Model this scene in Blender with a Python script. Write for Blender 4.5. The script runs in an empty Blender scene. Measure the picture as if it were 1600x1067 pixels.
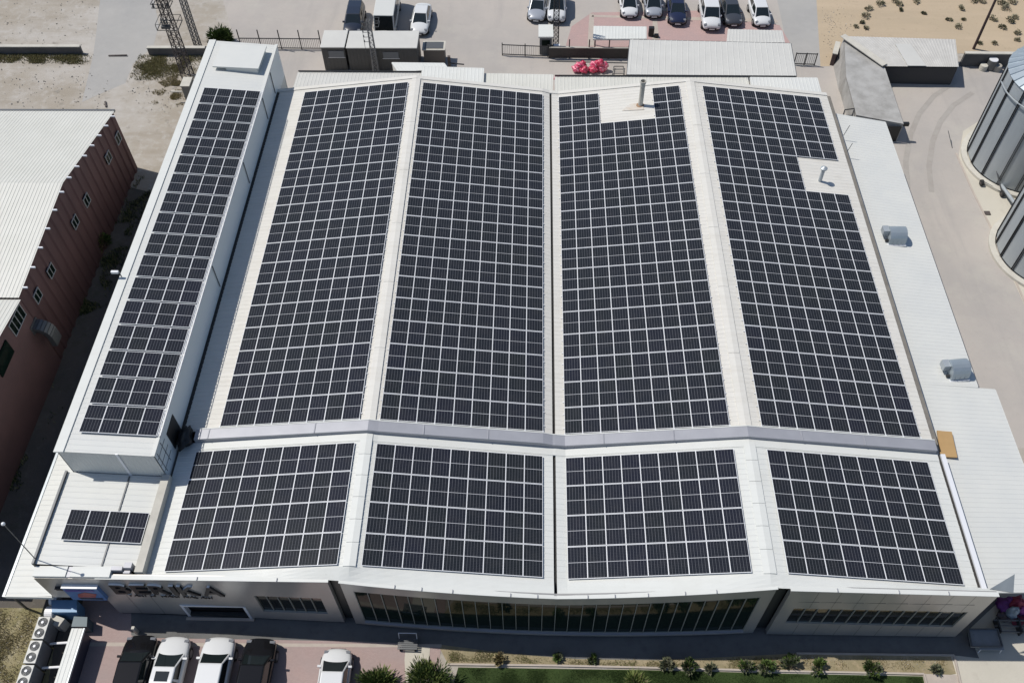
import bpy, bmesh, math, random
from mathutils import Vector, Matrix, Quaternion, noise as mnoise
random.seed(7)
R = math.radians
sc = bpy.context.scene
col = sc.collection

# ------------------------------------------------------------------ camera
FOC, CP, PITCH, YAW, ROLL = 1414.4, Vector((-1.96, -28.22, 45.58)), R(52.41), R(-2.09), R(-1.21)
fw = Vector((math.sin(YAW) * math.cos(PITCH), math.cos(YAW) * math.cos(PITCH), -math.sin(PITCH)))
rt0 = Vector((math.cos(YAW), -math.sin(YAW), 0)); up0 = rt0.cross(fw)
RT = math.cos(ROLL) * rt0 + math.sin(ROLL) * up0
UP = -math.sin(ROLL) * rt0 + math.cos(ROLL) * up0
cd = bpy.data.cameras.new('camera'); cam = bpy.data.objects.new('camera', cd); col.objects.link(cam)
mw = Matrix((RT, UP, -fw)).transposed().to_4x4(); mw.translation = CP
cam.matrix_world = mw
cd.sensor_width = 36; cd.lens = FOC / 1600 * 36; cd.clip_end = 3000; cd.clip_start = 0.5
sc.camera = cam
# ------------------------------------------------------------------ sky, sun, exposure
SUND = Vector((0.60, -0.19, -1.0)).normalized()          # the way the light travels
w = bpy.data.worlds.new('World'); sc.world = w; w.use_nodes = True
nt = w.node_tree; nt.nodes.clear()
so = nt.nodes.new('ShaderNodeOutputWorld'); bg = nt.nodes.new('ShaderNodeBackground'); sk = nt.nodes.new('ShaderNodeTexSky')
sk.sky_type = 'NISHITA'; sk.sun_disc = False
sk.sun_elevation = math.asin(-SUND.z); sk.sun_rotation = math.atan2(-SUND.x, -SUND.y)
sk.altitude = 900; sk.dust_density = 1.2
bg.inputs[1].default_value = 0.10
nt.links.new(sk.outputs[0], bg.inputs[0]); nt.links.new(bg.outputs[0], so.inputs[0])
sl = bpy.data.lights.new('sun', 'SUN'); sl.energy = 4.0; sl.angle = R(0.53); sl.color = (1.0, 0.955, 0.89)
sun = bpy.data.objects.new('sun', sl); col.objects.link(sun); sun.rotation_euler = SUND.to_track_quat('-Z', 'Y').to_euler()
sun.location = (-30, 10, 60)
sc.view_settings.view_transform = 'Standard'; sc.view_settings.look = 'None'
sc.view_settings.exposure = 0.04; sc.view_settings.gamma = 1.0

# ------------------------------------------------------------------ measuring helpers: a photo pixel met with a known plane
SLOPE = 0.025                                                # the yard falls gently to the right
def gz(x, h=0.0): return -5.4 - SLOPE * x + h
def ray(p): return (fw + RT * ((p[0] - 800) / FOC) - UP * ((p[1] - 533.5) / FOC))
def G(p, h=0.0):
    d = ray(p); t = (-5.4 + h - SLOPE * CP.x - CP.z) / (d.z + SLOPE * d.x); return CP + d * t
def atz(p, z): d = ray(p); return CP + d * ((z - CP.z) / d.z)
def aty(p, y): d = ray(p); return CP + d * ((y - CP.y) / d.y)
def atx(p, x): d = ray(p); return CP + d * ((x - CP.x) / d.x)

# ------------------------------------------------------------------ materials
MATS = {}
def mat(name, c, rough=0.6, metal=0.0, spec=0.5, ior=None, var=0.0, vscale=1.0, c2=None, bump=0.0, bscale=20.0, det=6.0, thr=None, coat=0.0):
    if name in MATS: return MATS[name]
    m = bpy.data.materials.new(name); m.use_nodes = True; t = m.node_tree; b = t.nodes['Principled BSDF']
    b.inputs['Base Color'].default_value = (*c, 1); b.inputs['Roughness'].default_value = rough
    b.inputs['Metallic'].default_value = metal; b.inputs['Specular IOR Level'].default_value = spec
    if ior: b.inputs['IOR'].default_value = ior
    if coat: b.inputs['Coat Weight'].default_value = coat; b.inputs['Coat Roughness'].default_value = 0.04
    geo = t.nodes.new('ShaderNodeNewGeometry')
    if c2 is not None or var:
        n = t.nodes.new('ShaderNodeTexNoise'); n.inputs['Scale'].default_value = vscale; n.inputs['Detail'].default_value = det
        n.inputs['Roughness'].default_value = 0.62
        t.links.new(geo.outputs['Position'], n.inputs['Vector'])
        r = t.nodes.new('ShaderNodeValToRGB')
        lo, hi = thr or (0.3, 0.7)
        r.color_ramp.elements[0].position = lo; r.color_ramp.elements[1].position = hi
        if c2 is None: c2 = tuple(x * (1 - var) for x in c)
        r.color_ramp.elements[0].color = (*c2, 1); r.color_ramp.elements[1].color = (*c, 1)
        t.links.new(n.outputs['Fac'], r.inputs['Fac']); t.links.new(r.outputs['Color'], b.inputs['Base Color'])
    if bump:
        n2 = t.nodes.new('ShaderNodeTexNoise'); n2.inputs['Scale'].default_value = bscale; n2.inputs['Detail'].default_value = 5
        t.links.new(geo.outputs['Position'], n2.inputs['Vector'])
        bp = t.nodes.new('ShaderNodeBump'); bp.inputs['Strength'].default_value = bump; bp.inputs['Distance'].default_value = 0.05
        t.links.new(n2.outputs['Fac'], bp.inputs['Height']); t.links.new(bp.outputs['Normal'], b.inputs['Normal'])
    MATS[name] = m
    return m

def layered(name, base, layers, rough=0.9, bump=0.3, bscale=12):
    """ground: base colour, then layers of (colour, noise scale, lo, hi, strength)"""
    m = bpy.data.materials.new(name); m.use_nodes = True; t = m.node_tree; b = t.nodes['Principled BSDF']
    b.inputs['Roughness'].default_value = rough; b.inputs['Specular IOR Level'].default_value = 0.2
    geo = t.nodes.new('ShaderNodeNewGeometry'); prev = None
    for i, (c, s, lo, hi, k) in enumerate(layers):
        mp = t.nodes.new('ShaderNodeMapping'); mp.inputs['Location'].default_value = (i * 17.3, i * 9.1, i * 3.7)
        sx = s if not isinstance(s, tuple) else 1.0
        if isinstance(s, tuple): mp.inputs['Scale'].default_value = s
        t.links.new(geo.outputs['Position'], mp.inputs['Vector'])
        n = t.nodes.new('ShaderNodeTexNoise'); n.inputs['Scale'].default_value = sx; n.inputs['Detail'].default_value = 8; n.inputs['Roughness'].default_value = 0.65
        t.links.new(mp.outputs[0], n.inputs['Vector'])
        mr = t.nodes.new('ShaderNodeMapRange'); mr.inputs[1].default_value = lo; mr.inputs[2].default_value = hi; mr.inputs[4].default_value = k
        t.links.new(n.outputs['Fac'], mr.inputs[0])
        mx = t.nodes.new('ShaderNodeMix'); mx.data_type = 'RGBA'
        t.links.new(mr.outputs[0], mx.inputs[0])
        if prev is None: mx.inputs[6].default_value = (*base, 1)
        else: t.links.new(prev, mx.inputs[6])
        mx.inputs[7].default_value = (*c, 1); prev = mx.outputs[2]
    t.links.new(prev, b.inputs['Base Color'])
    n2 = t.nodes.new('ShaderNodeTexNoise'); n2.inputs['Scale'].default_value = bscale; n2.inputs['Detail'].default_value = 8
    t.links.new(geo.outputs['Position'], n2.inputs['Vector'])
    bp = t.nodes.new('ShaderNodeBump'); bp.inputs['Strength'].default_value = bump; bp.inputs['Distance'].default_value = 0.08
    t.links.new(n2.outputs['Fac'], bp.inputs['Height']); t.links.new(bp.outputs['Normal'], b.inputs['Normal'])
    MATS[name] = m; return m

def paving_mat(name, c1, c2, mortar, scale=5.0):
    m = bpy.data.materials.new(name); m.use_nodes = True; t = m.node_tree; b = t.nodes['Principled BSDF']
    b.inputs['Roughness'].default_value = 0.85; b.inputs['Specular IOR Level'].default_value = 0.25
    geo = t.nodes.new('ShaderNodeNewGeometry')
    br = t.nodes.new('ShaderNodeTexBrick'); br.inputs['Scale'].default_value = scale
    br.inputs['Color1'].default_value = (*c1, 1); br.inputs['Color2'].default_value = (*c2, 1); br.inputs['Mortar'].default_value = (*mortar, 1)
    br.inputs['Mortar Size'].default_value = 0.025
    t.links.new(geo.outputs['Position'], br.inputs['Vector'])
    n = t.nodes.new('ShaderNodeTexNoise'); n.inputs['Scale'].default_value = 0.9; n.inputs['Detail'].default_value = 8
    t.links.new(geo.outputs['Position'], n.inputs['Vector'])
    mr = t.nodes.new('ShaderNodeMapRange'); mr.inputs[1].default_value = 0.35; mr.inputs[2].default_value = 0.75; mr.inputs[4].default_value = 0.55
    t.links.new(n.outputs['Fac'], mr.inputs[0])
    mx = t.nodes.new('ShaderNodeMix'); mx.data_type = 'RGBA'
    t.links.new(mr.outputs[0], mx.inputs[0]); t.links.new(br.outputs['Color'], mx.inputs[6]); mx.inputs[7].default_value = (*[x * 0.5 + 0.11 for x in c1], 1)
    t.links.new(mx.outputs[2], b.inputs['Base Color'])
    MATS[name] = m; return m

WHITE = layered('white_sheet', (0.605, 0.615, 0.585), [((0.555, 0.56, 0.53), (0.4, 5.0, 1.0), 0.48, 0.75, 0.6), ((0.55, 0.55, 0.51), 0.6, 0.5, 0.75, 0.5), ((0.50, 0.47, 0.40), (5.0, 0.3, 1.0), 0.64, 0.82, 0.35)], rough=0.45, bump=0.02)
WHITE_OLD = layered('weathered_white_sheet', (0.605, 0.59, 0.545), [((0.53, 0.51, 0.46), (0.4, 5.0, 1.0), 0.45, 0.72, 0.7), ((0.50, 0.475, 0.42), 0.9, 0.52, 0.75, 0.5), ((0.42, 0.38, 0.31), (6.0, 0.25, 1.0), 0.62, 0.8, 0.4)], rough=0.5, bump=0.02)
COOLWHITE = mat('cool_white_sheet', (0.605, 0.608, 0.572), 0.45, c2=(0.55, 0.56, 0.54), vscale=0.35, spec=0.35)
GREYSHEET = mat('grey_white_sheet', (0.55, 0.545, 0.51), 0.5, c2=(0.50, 0.495, 0.465), vscale=0.6)
CREAM = mat('cream_roof_sheet', (0.585, 0.58, 0.53), 0.5, c2=(0.53, 0.525, 0.475), vscale=0.5)
GUTTER = mat('grey_flashing', (0.345, 0.35, 0.375), 0.45, 0.15, c2=(0.30, 0.305, 0.33), vscale=0.9)
DARKGAP = mat('dark_gutter', (0.03, 0.028, 0.025), 0.8)
BROWNGUT = mat('dusty_gutter', (0.20, 0.185, 0.16), 0.85, c2=(0.13, 0.12, 0.105), vscale=1.5)
CLAD = layered('aluminium_cladding', (0.40, 0.39, 0.37), [((0.33, 0.325, 0.31), (0.7, 0.7, 0.25), 0.4, 0.7, 0.8)], rough=0.3, bump=0.0)
CLAD.node_tree.nodes['Principled BSDF'].inputs['Metallic'].default_value = 0.4; CLAD.node_tree.nodes['Principled BSDF'].inputs['Specular IOR Level'].default_value = 0.5
CLADDARK = mat('dark_recess_cladding', (0.045, 0.05, 0.05), 0.4, 0.3)
GLASS = mat('tinted_glass', (0.007, 0.014, 0.011), 0.05, 0.0, ior=1.17)
GLASSR = mat('mirror_glass', (0.012, 0.014, 0.013), 0.03, 0.0, ior=1.55)
MULL = mat('mullion', (0.22, 0.235, 0.22), 0.45, 0.1)
LETTER = mat('sign_letter', (0.018, 0.017, 0.019), 0.5)
WHITE_SUNTOP = mat('white_and_painted_suntop', (0.75, 0.75, 0.75), 0.4)  # plain white parts; on the letters it paints sunlit top edges
BLACK = mat('black', (0.012, 0.012, 0.013), 0.5)
ALU = mat('aluminium', (0.70, 0.71, 0.73), 0.4, 0.1)
GALV = layered('galvanised', (0.40, 0.435, 0.455), [((0.34, 0.37, 0.39), (1.2, 1.2, 0.2), 0.4, 0.7, 0.8), ((0.30, 0.31, 0.31), (3.0, 3.0, 0.12), 0.6, 0.8, 0.5)], rough=0.42, bump=0.0)
GALV.node_tree.nodes['Principled BSDF'].inputs['Metallic'].default_value = 0.3
GALVROOF = mat('galvanised_roof', (0.36, 0.41, 0.45), 0.4, 0.45, c2=(0.31, 0.36, 0.39), vscale=1.3)
FRAME = mat('anodised_frame', (0.76, 0.77, 0.78), 0.5)
STEELDARK = mat('dark_steel', (0.05, 0.05, 0.052), 0.55, 0.4)
STEELGREY = mat('grey_steel', (0.11, 0.115, 0.12), 0.5, 0.4)
RUSTY = mat('rusty_steel', (0.10, 0.085, 0.08), 0.8, 0.1, c2=(0.07, 0.055, 0.05), vscale=6)
CONC = mat('concrete', (0.36, 0.34, 0.30), 0.9, c2=(0.28, 0.265, 0.235), vscale=1.2, bump=0.2)
CONCPALE = mat('pale_concrete', (0.52, 0.50, 0.44), 0.9, c2=(0.43, 0.41, 0.36), vscale=1.4)
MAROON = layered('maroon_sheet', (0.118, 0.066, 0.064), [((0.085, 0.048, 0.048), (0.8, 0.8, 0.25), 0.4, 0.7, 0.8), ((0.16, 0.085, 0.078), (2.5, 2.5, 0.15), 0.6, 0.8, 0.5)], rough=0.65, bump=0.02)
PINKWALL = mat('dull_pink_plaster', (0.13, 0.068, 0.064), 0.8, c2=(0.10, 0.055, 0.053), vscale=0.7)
TYRE = mat('tyre', (0.02, 0.02, 0.02), 0.85)
RIM = mat('rim', (0.35, 0.35, 0.36), 0.35, 0.7)
CARGLASS = mat('car_glass', (0.012, 0.017, 0.018), 0.03, 0.0, ior=1.7)
LAMPG = mat('lamp_glass', (0.20, 0.21, 0.23), 0.1, 0.1)
PLATE = mat('plate', (0.65, 0.65, 0.65), 0.5)
def paint(n, c, metal=0.0, coat=0.8, spec=0.5): return mat('paint_' + n, c, 0.12 if n == 'black' else 0.28, metal, coat=coat, spec=spec)

# panel glass: cells by UV, so that every panel shows six columns of half cells and the pale line across the middle
def panel_glass():
    m = bpy.data.materials.new('panel_glass'); m.use_nodes = True; t = m.node_tree; b = t.nodes['Principled BSDF']
    b.inputs['Roughness'].default_value = 0.18; b.inputs['Specular IOR Level'].default_value = 0.14
    uv = t.nodes.new('ShaderNodeUVMap'); sp = t.nodes.new('ShaderNodeSeparateXYZ'); t.links.new(uv.outputs[0], sp.inputs[0])
    def mth(op, a, bb=None):
        n = t.nodes.new('ShaderNodeMath'); n.operation = op
        for i, v in enumerate((a, bb)):
            if v is None: continue
            if isinstance(v, (int, float)): n.inputs[i].default_value = v
            else: t.links.new(v, n.inputs[i])
        return n.outputs[0]
    def line(coord, count, width):       # 1 on thin lines
        f = mth('FRACT', mth('MULTIPLY', coord, count)); d = mth('ABSOLUTE', mth('SUBTRACT', f, 0.5))
        return mth('GREATER_THAN', d, 0.5 - width)
    u, v = sp.outputs[0], sp.outputs[1]
    colgap = line(u, 6, 0.045); rowgap = line(v, 20, 0.045)
    bus = mth('MULTIPLY', line(u, 30, 0.05), 0.25)
    mid = mth('LESS_THAN', mth('ABSOLUTE', mth('SUBTRACT', v, 0.5)), 0.0062)
    geo = t.nodes.new('ShaderNodeNewGeometry')
    n1 = t.nodes.new('ShaderNodeTexNoise'); n1.inputs['Scale'].default_value = 0.33; n1.inputs['Detail'].default_value = 3
    t.links.new(geo.outputs['Position'], n1.inputs['Vector'])
    n3 = t.nodes.new('ShaderNodeTexNoise'); n3.inputs['Scale'].default_value = 2.1; n3.inputs['Detail'].default_value = 4
    t.links.new(geo.outputs['Position'], n3.inputs['Vector'])
    oi = t.nodes.new('ShaderNodeObjectInfo')
    tone = mth('ADD', mth('MULTIPLY', n1.outputs['Fac'], 0.7), mth('MULTIPLY', oi.outputs['Random'], 0.35))
    rp = t.nodes.new('ShaderNodeValToRGB'); e = rp.color_ramp.elements
    e[0].position = 0.3; e[0].color = (0.0125, 0.0155, 0.0180, 1); e[1].position = 0.80; e[1].color = (0.0125, 0.0140, 0.0235, 1)
    t.links.new(tone, rp.inputs[0])
    def mix(fac, a, bcol):
        x = t.nodes.new('ShaderNodeMix'); x.data_type = 'RGBA'
        t.links.new(fac, x.inputs[0]); t.links.new(a, x.inputs[6]); x.inputs[7].default_value = (*bcol, 1); return x.outputs[2]
    c = mix(bus, rp.outputs[0], (0.10, 0.105, 0.12))
    c = mix(mth('MULTIPLY', colgap, 0.85), c, (0.145, 0.15, 0.165))
    c = mix(mth('MULTIPLY', rowgap, 0.35), c, (0.10, 0.105, 0.12))
    c = mix(mid, c, (0.55, 0.56, 0.58))
    dust = mth('MULTIPLY', mth('SUBTRACT', n3.outputs['Fac'], 0.45), 0.12)
    dn = t.nodes.new('ShaderNodeClamp'); t.links.new(dust, dn.inputs[0])
    c = mix(dn.outputs[0], c, (0.20, 0.18, 0.16))
    t.links.new(c, b.inputs['Base Color'])
    return m
PGLASS = panel_glass()

# ------------------------------------------------------------------ mesh helpers
class MB:
    def __init__(s): s.v = []; s.f = []; s.mi = []; s.uv = {}; s.cur = 0
    def face(s, pts):
        i = len(s.v); s.v += [Vector(p) for p in pts]; s.f.append(tuple(range(i, i + len(pts)))); s.mi.append(s.cur); return len(s.f) - 1
    def raw(s, vs, fs):
        i = len(s.v); s.v += [Vector(p) for p in vs]
        for f in fs: s.f.append(tuple(i + k for k in f)); s.mi.append(s.cur)
    def box(s, x0, x1, y0, y1, z0, z1, M=None):
        vs = [Vector(p) for p in ((x0, y0, z0), (x1, y0, z0), (x1, y1, z0), (x0, y1, z0), (x0, y0, z1), (x1, y0, z1), (x1, y1, z1), (x0, y1, z1))]
        if M: vs = [M @ v for v in vs]
        s.raw(vs, [(3, 2, 1, 0), (4, 5, 6, 7), (0, 1, 5, 4), (1, 2, 6, 5), (2, 3, 7, 6), (3, 0, 4, 7)])
    def hexa(s, b, t):           # bottom and top quads (counter-clockwise from above)
        s.raw(list(b) + list(t), [(3, 2, 1, 0), (4, 5, 6, 7), (0, 1, 5, 4), (1, 2, 6, 5), (2, 3, 7, 6), (3, 0, 4, 7)])
    def prism(s, poly, dz, sides=True):   # 3D polygon (ccw from above), extruded down by dz
        n = len(poly); P = [Vector(p) for p in poly]; Q = [p - Vector((0, 0, dz)) for p in P]
        s.raw(P + Q, [tuple(range(n)), tuple(range(2 * n - 1, n - 1, -1))] + [(i + n, (i + 1) % n + n, (i + 1) % n, i) for i in range(n)])
    def wallprism(s, poly, zb=None):      # polygon top extruded down to the ground
        n = len(poly); P = [Vector(p) for p in poly]; Q = [Vector((p.x, p.y, gz(p.x) - 0.1 if zb is None else zb)) for p in P]
        s.raw(P + Q, [tuple(range(n))] + [(i + n, (i + 1) % n + n, (i + 1) % n, i) for i in range(n)])
    def tube(s, a, b, r, n=6, r2=None):
        a, b = Vector(a), Vector(b); d = (b - a)
        if d.length < 1e-6: return
        q = d.to_track_quat('Z', 'Y'); r2 = r if r2 is None else r2
        vs = [a + q @ Vector((r * math.cos(k * 2 * math.pi / n), r * math.sin(k * 2 * math.pi / n), 0)) for k in range(n)]
        vs += [b + q @ Vector((r2 * math.cos(k * 2 * math.pi / n), r2 * math.sin(k * 2 * math.pi / n), 0)) for k in range(n)]
        s.raw(vs, [(k, (k + 1) % n, (k + 1) % n + n, k + n) for k in range(n)] + [tuple(range(n - 1, -1, -1)), tuple(range(n, 2 * n))])
    def bar(s, a, b, wdt, hgt, upv=(0, 0, 1)):
        a, b = Vector(a), Vector(b); d = (b - a).normalized(); sd = d.cross(Vector(upv)).normalized() * wdt / 2; u = sd.cross(d).normalized() * hgt / 2
        s.hexa([a - sd - u, a + sd - u, b + sd - u, b - sd - u], [a - sd + u, a + sd + u, b + sd + u, b - sd + u])
    def lathe(s, prof, c=(0, 0, 0), n=24, cap=True):
        c = Vector(c); vs = []; fs = []
        for r, z in prof: vs += [c + Vector((r * math.cos(k * 2 * math.pi / n), r * math.sin(k * 2 * math.pi / n), z)) for k in range(n)]
        for j in range(len(prof) - 1): fs += [(j * n + k, j * n + (k + 1) % n, (j + 1) * n + (k + 1) % n, (j + 1) * n + k) for k in range(n)]
        if cap: fs += [tuple(range(n - 1, -1, -1)), tuple((len(prof) - 1) * n + k for k in range(n))]
        s.raw(vs, fs)
    def ribs(s, A, B, C, D, pitch=0.3, h=0.045, wr=0.07):
        h *= 0.42
        """sheet A-B-C-D (A to B runs along the ribs), trapezoid ribs spaced from A to D"""
        A, B, C, D = map(Vector, (A, B, C, D)); L = ((D - A).length + (C - B).length) / 2; n = max(1, int(round(L / pitch)))
        nrm = (B - A).cross(D - A).normalized()
        if nrm.z < 0: nrm = -nrm
        prof = []
        for i in range(n):
            t0 = i / n; p = 1 / n; a = wr / L
            prof += [(t0, 0), (t0 + p / 2 - a, 0), (t0 + p / 2 - a * 0.5, h), (t0 + p / 2 + a * 0.5, h), (t0 + p / 2 + a, 0)]
        prof.append((1, 0)); vs = []
        for t0, hh in prof: vs += [A.lerp(D, t0) + nrm * hh, B.lerp(C, t0) + nrm * hh]
        s.raw(vs, [(2 * i, 2 * i + 1, 2 * i + 3, 2 * i + 2) for i in range(len(prof) - 1)])
    def build(s, name, m, parent=None, local=False, smooth=False, kind=None):
        me = bpy.data.meshes.new(name)
        off = Vector((0, 0, 0))
        if parent is not None and not local:
            off = Vector(parent.location)
            if parent.parent is not None: off = off + Vector(parent.parent.location)
        me.from_pydata([tuple(v - off) for v in s.v], [], s.f)
        for mm in (m if isinstance(m, (list, tuple)) else [m]): me.materials.append(mm)
        me.polygons.foreach_set('material_index', s.mi)
        if smooth: me.polygons.foreach_set('use_smooth', [True] * len(s.f))
        if s.uv:
            ul = me.uv_layers.new(name='UVMap')
            for p in me.polygons:
                q = s.uv.get(p.index)
                if q:
                    for k, li in enumerate(p.loop_indices): ul.data[li].uv = q[k]
        me.update()
        o = bpy.data.objects.new(name, me); col.objects.link(o)
        if parent is not None: o.parent = parent
        if kind: o['kind'] = kind
        return o

def thing(name, label, cat, loc=(0, 0, 0), group=None, rz=0, ry=0):
    o = bpy.data.objects.new(name, None); col.objects.link(o); o.empty_display_size = 0.3
    o.location = loc; o.rotation_euler = (0, ry, rz); o['label'] = label; o['category'] = cat
    if group: o['group'] = group
    return o
def tag(o, label, cat, group=None):
    o['label'] = label; o['category'] = cat
    if group: o['group'] = group
    return o
def copy_tree(o, parent=None):
    c = o.copy(); col.objects.link(c)
    if parent is not None: c.parent = parent
    for ch in list(o.children): copy_tree(ch, c)
    return c
def smooth_mod(o, lv=1):
    md = o.modifiers.new('sub', 'SUBSURF'); md.levels = lv; md.render_levels = lv
def bevel_mod(o, wdt=0.03, seg=2):
    md = o.modifiers.new('bev', 'BEVEL'); md.width = wdt; md.segments = seg; md.limit_method = 'ANGLE'

def sheet(name, pxs, m, h, pts=None):
    P = [G(p, h) for p in pxs] if pts is None else [Vector((x, y, gz(x, h))) for x, y in pts]
    mb = MB(); ar = sum(P[i].x * P[(i + 1) % len(P)].y - P[(i + 1) % len(P)].x * P[i].y for i in range(len(P)))
    if ar < 0: P = P[::-1]
    mb.face(P); o = mb.build(name, m); o['kind'] = 'structure'; return o

# ------------------------------------------------------------------ the setting: ground
DIRT = layered('dirt', (0.33, 0.295, 0.245), [((0.42, 0.395, 0.36), 0.11, 0.4, 0.6, 0.95), ((0.26, 0.225, 0.175), (0.05, 0.30, 0.3), 0.5, 0.7, 0.8), ((0.46, 0.44, 0.41), 1.4, 0.5, 0.72, 0.6), ((0.19, 0.175, 0.15), 1.1, 0.60, 0.72, 0.7)])
YARD = layered('yard_concrete', (0.415, 0.38, 0.345), [((0.27, 0.245, 0.22), 0.7, 0.66, 0.78, 0.6), ((0.34, 0.32, 0.30), 0.1, 0.4, 0.65, 0.8), ((0.43, 0.405, 0.36), 0.35, 0.5, 0.75, 0.7), ((0.29, 0.275, 0.26), (0.5, 0.05, 0.5), 0.55, 0.8, 0.6), ((0.30, 0.28, 0.25), 4.0, 0.55, 0.8, 0.4)], bump=0.12)
SAND = layered('sand', (0.43, 0.345, 0.24), [((0.38, 0.31, 0.225), 0.1, 0.4, 0.65, 0.7), ((0.48, 0.385, 0.275), (0.06, 0.5, 0.5), 0.45, 0.7, 0.7), ((0.30, 0.24, 0.17), 1.8, 0.58, 0.78, 0.6)])
ASPH = layered('worn_asphalt', (0.36, 0.35, 0.33), [((0.31, 0.305, 0.295), 0.2, 0.4, 0.7, 0.8), ((0.40, 0.39, 0.37), 1.0, 0.5, 0.8, 0.5), ((0.23, 0.23, 0.22), 0.6, 0.6, 0.8, 0.5)], bump=0.1)
PALE = layered('pale_slab', (0.50, 0.47, 0.40), [((0.42, 0.395, 0.335), 0.25, 0.4, 0.7, 0.7), ((0.36, 0.33, 0.28), 1.3, 0.58, 0.8, 0.5)], bump=0.1)
SOIL = layered('bed_soil', (0.285, 0.24, 0.155), [((0.215, 0.185, 0.105), 1.0, 0.4, 0.65, 0.8), ((0.42, 0.33, 0.22), 2.5, 0.5, 0.75, 0.7)])
DRYG = layered('dry_ground', (0.25, 0.215, 0.12), [((0.18, 0.165, 0.08), 0.6, 0.4, 0.62, 0.9), ((0.36, 0.32, 0.22), 1.8, 0.5, 0.7, 0.8), ((0.13, 0.13, 0.05), 1.1, 0.55, 0.72, 0.7)], bump=0.6)
SHADE = layered('alley_painted_shade', (0.12, 0.105, 0.09), [((0.09, 0.085, 0.075), 0.4, 0.4, 0.7, 0.8), ((0.17, 0.155, 0.13), 1.7, 0.55, 0.75, 0.7), ((0.07, 0.075, 0.045), 0.9, 0.55, 0.75, 0.7)])  # same dirt as around, darkened with the alley's shade in the colour
PINKP = paving_mat('pink_pavers', (0.385, 0.285, 0.265), (0.345, 0.25, 0.235), (0.29, 0.235, 0.215), 4.5)
PINKB = paving_mat('rose_pavers', (0.46, 0.31, 0.29), (0.40, 0.275, 0.26), (0.34, 0.26, 0.24), 3.5)
KERB = mat('kerb_stone', (0.44, 0.385, 0.335), 0.85, c2=(0.37, 0.325, 0.28), vscale=2.0)

gmb = MB(); S = 420
gmb.face([(-S, -S, gz(-S)), (S, -S, gz(S)), (S, S, gz(S)), (-S, S, gz(-S))]); go = gmb.build('ground', DIRT); go['kind'] = 'structure'
sheet('back_lot', [(372, 80), (330, -60), (1300, -60), (1292, 108), (1300, 170), (420, 190)], YARD, 0.004)
sheet('side_yard', [(1290, 100), (1700, 98), (1900, 330), (1900, 700), (1480, 700), (1290, 180)], YARD, 0.008)
sheet('left_road', [(160, -30), (235, -30), (248, 40), (240, 72), (208, 100), (196, 130), (150, 150), (128, 160), (140, 110), (146, 84), (150, 55)], ASPH, 0.004)
sheet('sand_field', [(1272, -60), (1800, -60), (1800, 84), (1490, 84), (1310, 84), (1296, 104), (1282, 104)], SAND, 0.012)
sheet('asphalt_lane', [(1202, -60), (1274, -60), (1286, 104), (1236, 104)], ASPH, 0.008)
sheet('rose_paving', [(884, 72), (893, 42), (925, 20), (1100, 17), (1218, 40), (1236, 70), (1236, 110), (985, 110), (985, 76)], PINKB, 0.010)
sheet('rose_paving_edge', [(926, 24), (1212, 30), (1216, 36), (924, 27)], KERB, 0.016)
sheet('rose_paving_strip', [(1019, 62), (1030, 62), (1026, 24), (1020, 24)], KERB, 0.016)
sheet('rose_paving_strip', [(918, 72), (928, 72), (928, 22), (921, 22)], KERB, 0.016)
sheet('alley_shade_sheet', None, SHADE, 0.006, pts=[(-35.4, 26), (-35.4, -14), (-27.5, -14), (-27.5, 22), (-29, 24), (-32, 25)])  # dark sheet painting in the shade beside the works hall
sheet('front_yard', None, PALE, 0.004, pts=[(16.6, -9.0), (16.6, -26), (60, -26), (60, 2), (23, 2), (23, -9.0)])
DARKP = layered('shade_apron', (0.15, 0.15, 0.145), [((0.11, 0.11, 0.11), 0.5, 0.4, 0.7, 0.8), ((0.065, 0.065, 0.065), 2.0, 0.5, 0.8, 0.5)], bump=0.1)  # darkened ground tone, deepening the facade's cast shadow by colour
sheet('apron', [(205, 950), (205, 992), (222, 996), (420, 999), (560, 1001.5), (690, 1007), (800, 1022), (900, 1030), (1030, 1032), (1170, 1025), (1250, 1021), (1498, 1024), (1530, 1028), (1512, 985), (1560, 940), (1560, 900), (205, 900)], DARKP, 0.014)  # outline follows the edge of the facade's shadow
sheet('front_pavers', [(132, 930), (640, 935), (690, 1006), (668, 1160), (70, 1160)], PINKP, 0.012)
sheet('paver_border', [(140, 1003), (690, 1006), (690, 1011), (139, 1009)], KERB, 0.018)
sheet('entrance_path', [(634, 1009), (672, 1010), (668, 1070), (652, 1160), (640, 1160), (632, 1030)], PALE, 0.020)
sheet('dry_verge', [(-120, 948), (85, 950), (86, 1000), (60, 1160), (-200, 1160)], DRYG, 0.010)
sheet('planting_bed', [(684, 1006), (800, 1021), (900, 1029), (1030, 1031), (1170, 1024), (1250, 1020), (1485, 1022), (1494, 1052), (1470, 1056), (1230, 1050), (700, 1037)], SOIL, 0.016)
LAWNM = layered('lawn_soil', (0.035, 0.058, 0.016), [((0.028, 0.045, 0.013), 0.6, 0.4, 0.65, 0.8), ((0.05, 0.07, 0.02), 2.0, 0.5, 0.75, 0.6)], bump=0.5)
lawn_px = [(716, 1042), (1000, 1046), (1240, 1052), (1442, 1056), (1470, 1180), (676, 1180)]
sheet('lawn_base', lawn_px, LAWNM, 0.016)
sheet('bed_path', [(1445, 1052), (1496, 1054), (1520, 1180), (1462, 1180)], KERB, 0.020)
sheet('silo_apron', [(1505, 205), (1497, 250), (1530, 320), (1575, 420), (1640, 560), (1900, 600), (1900, 150), (1560, 170)], PALE, 0.014)
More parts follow.
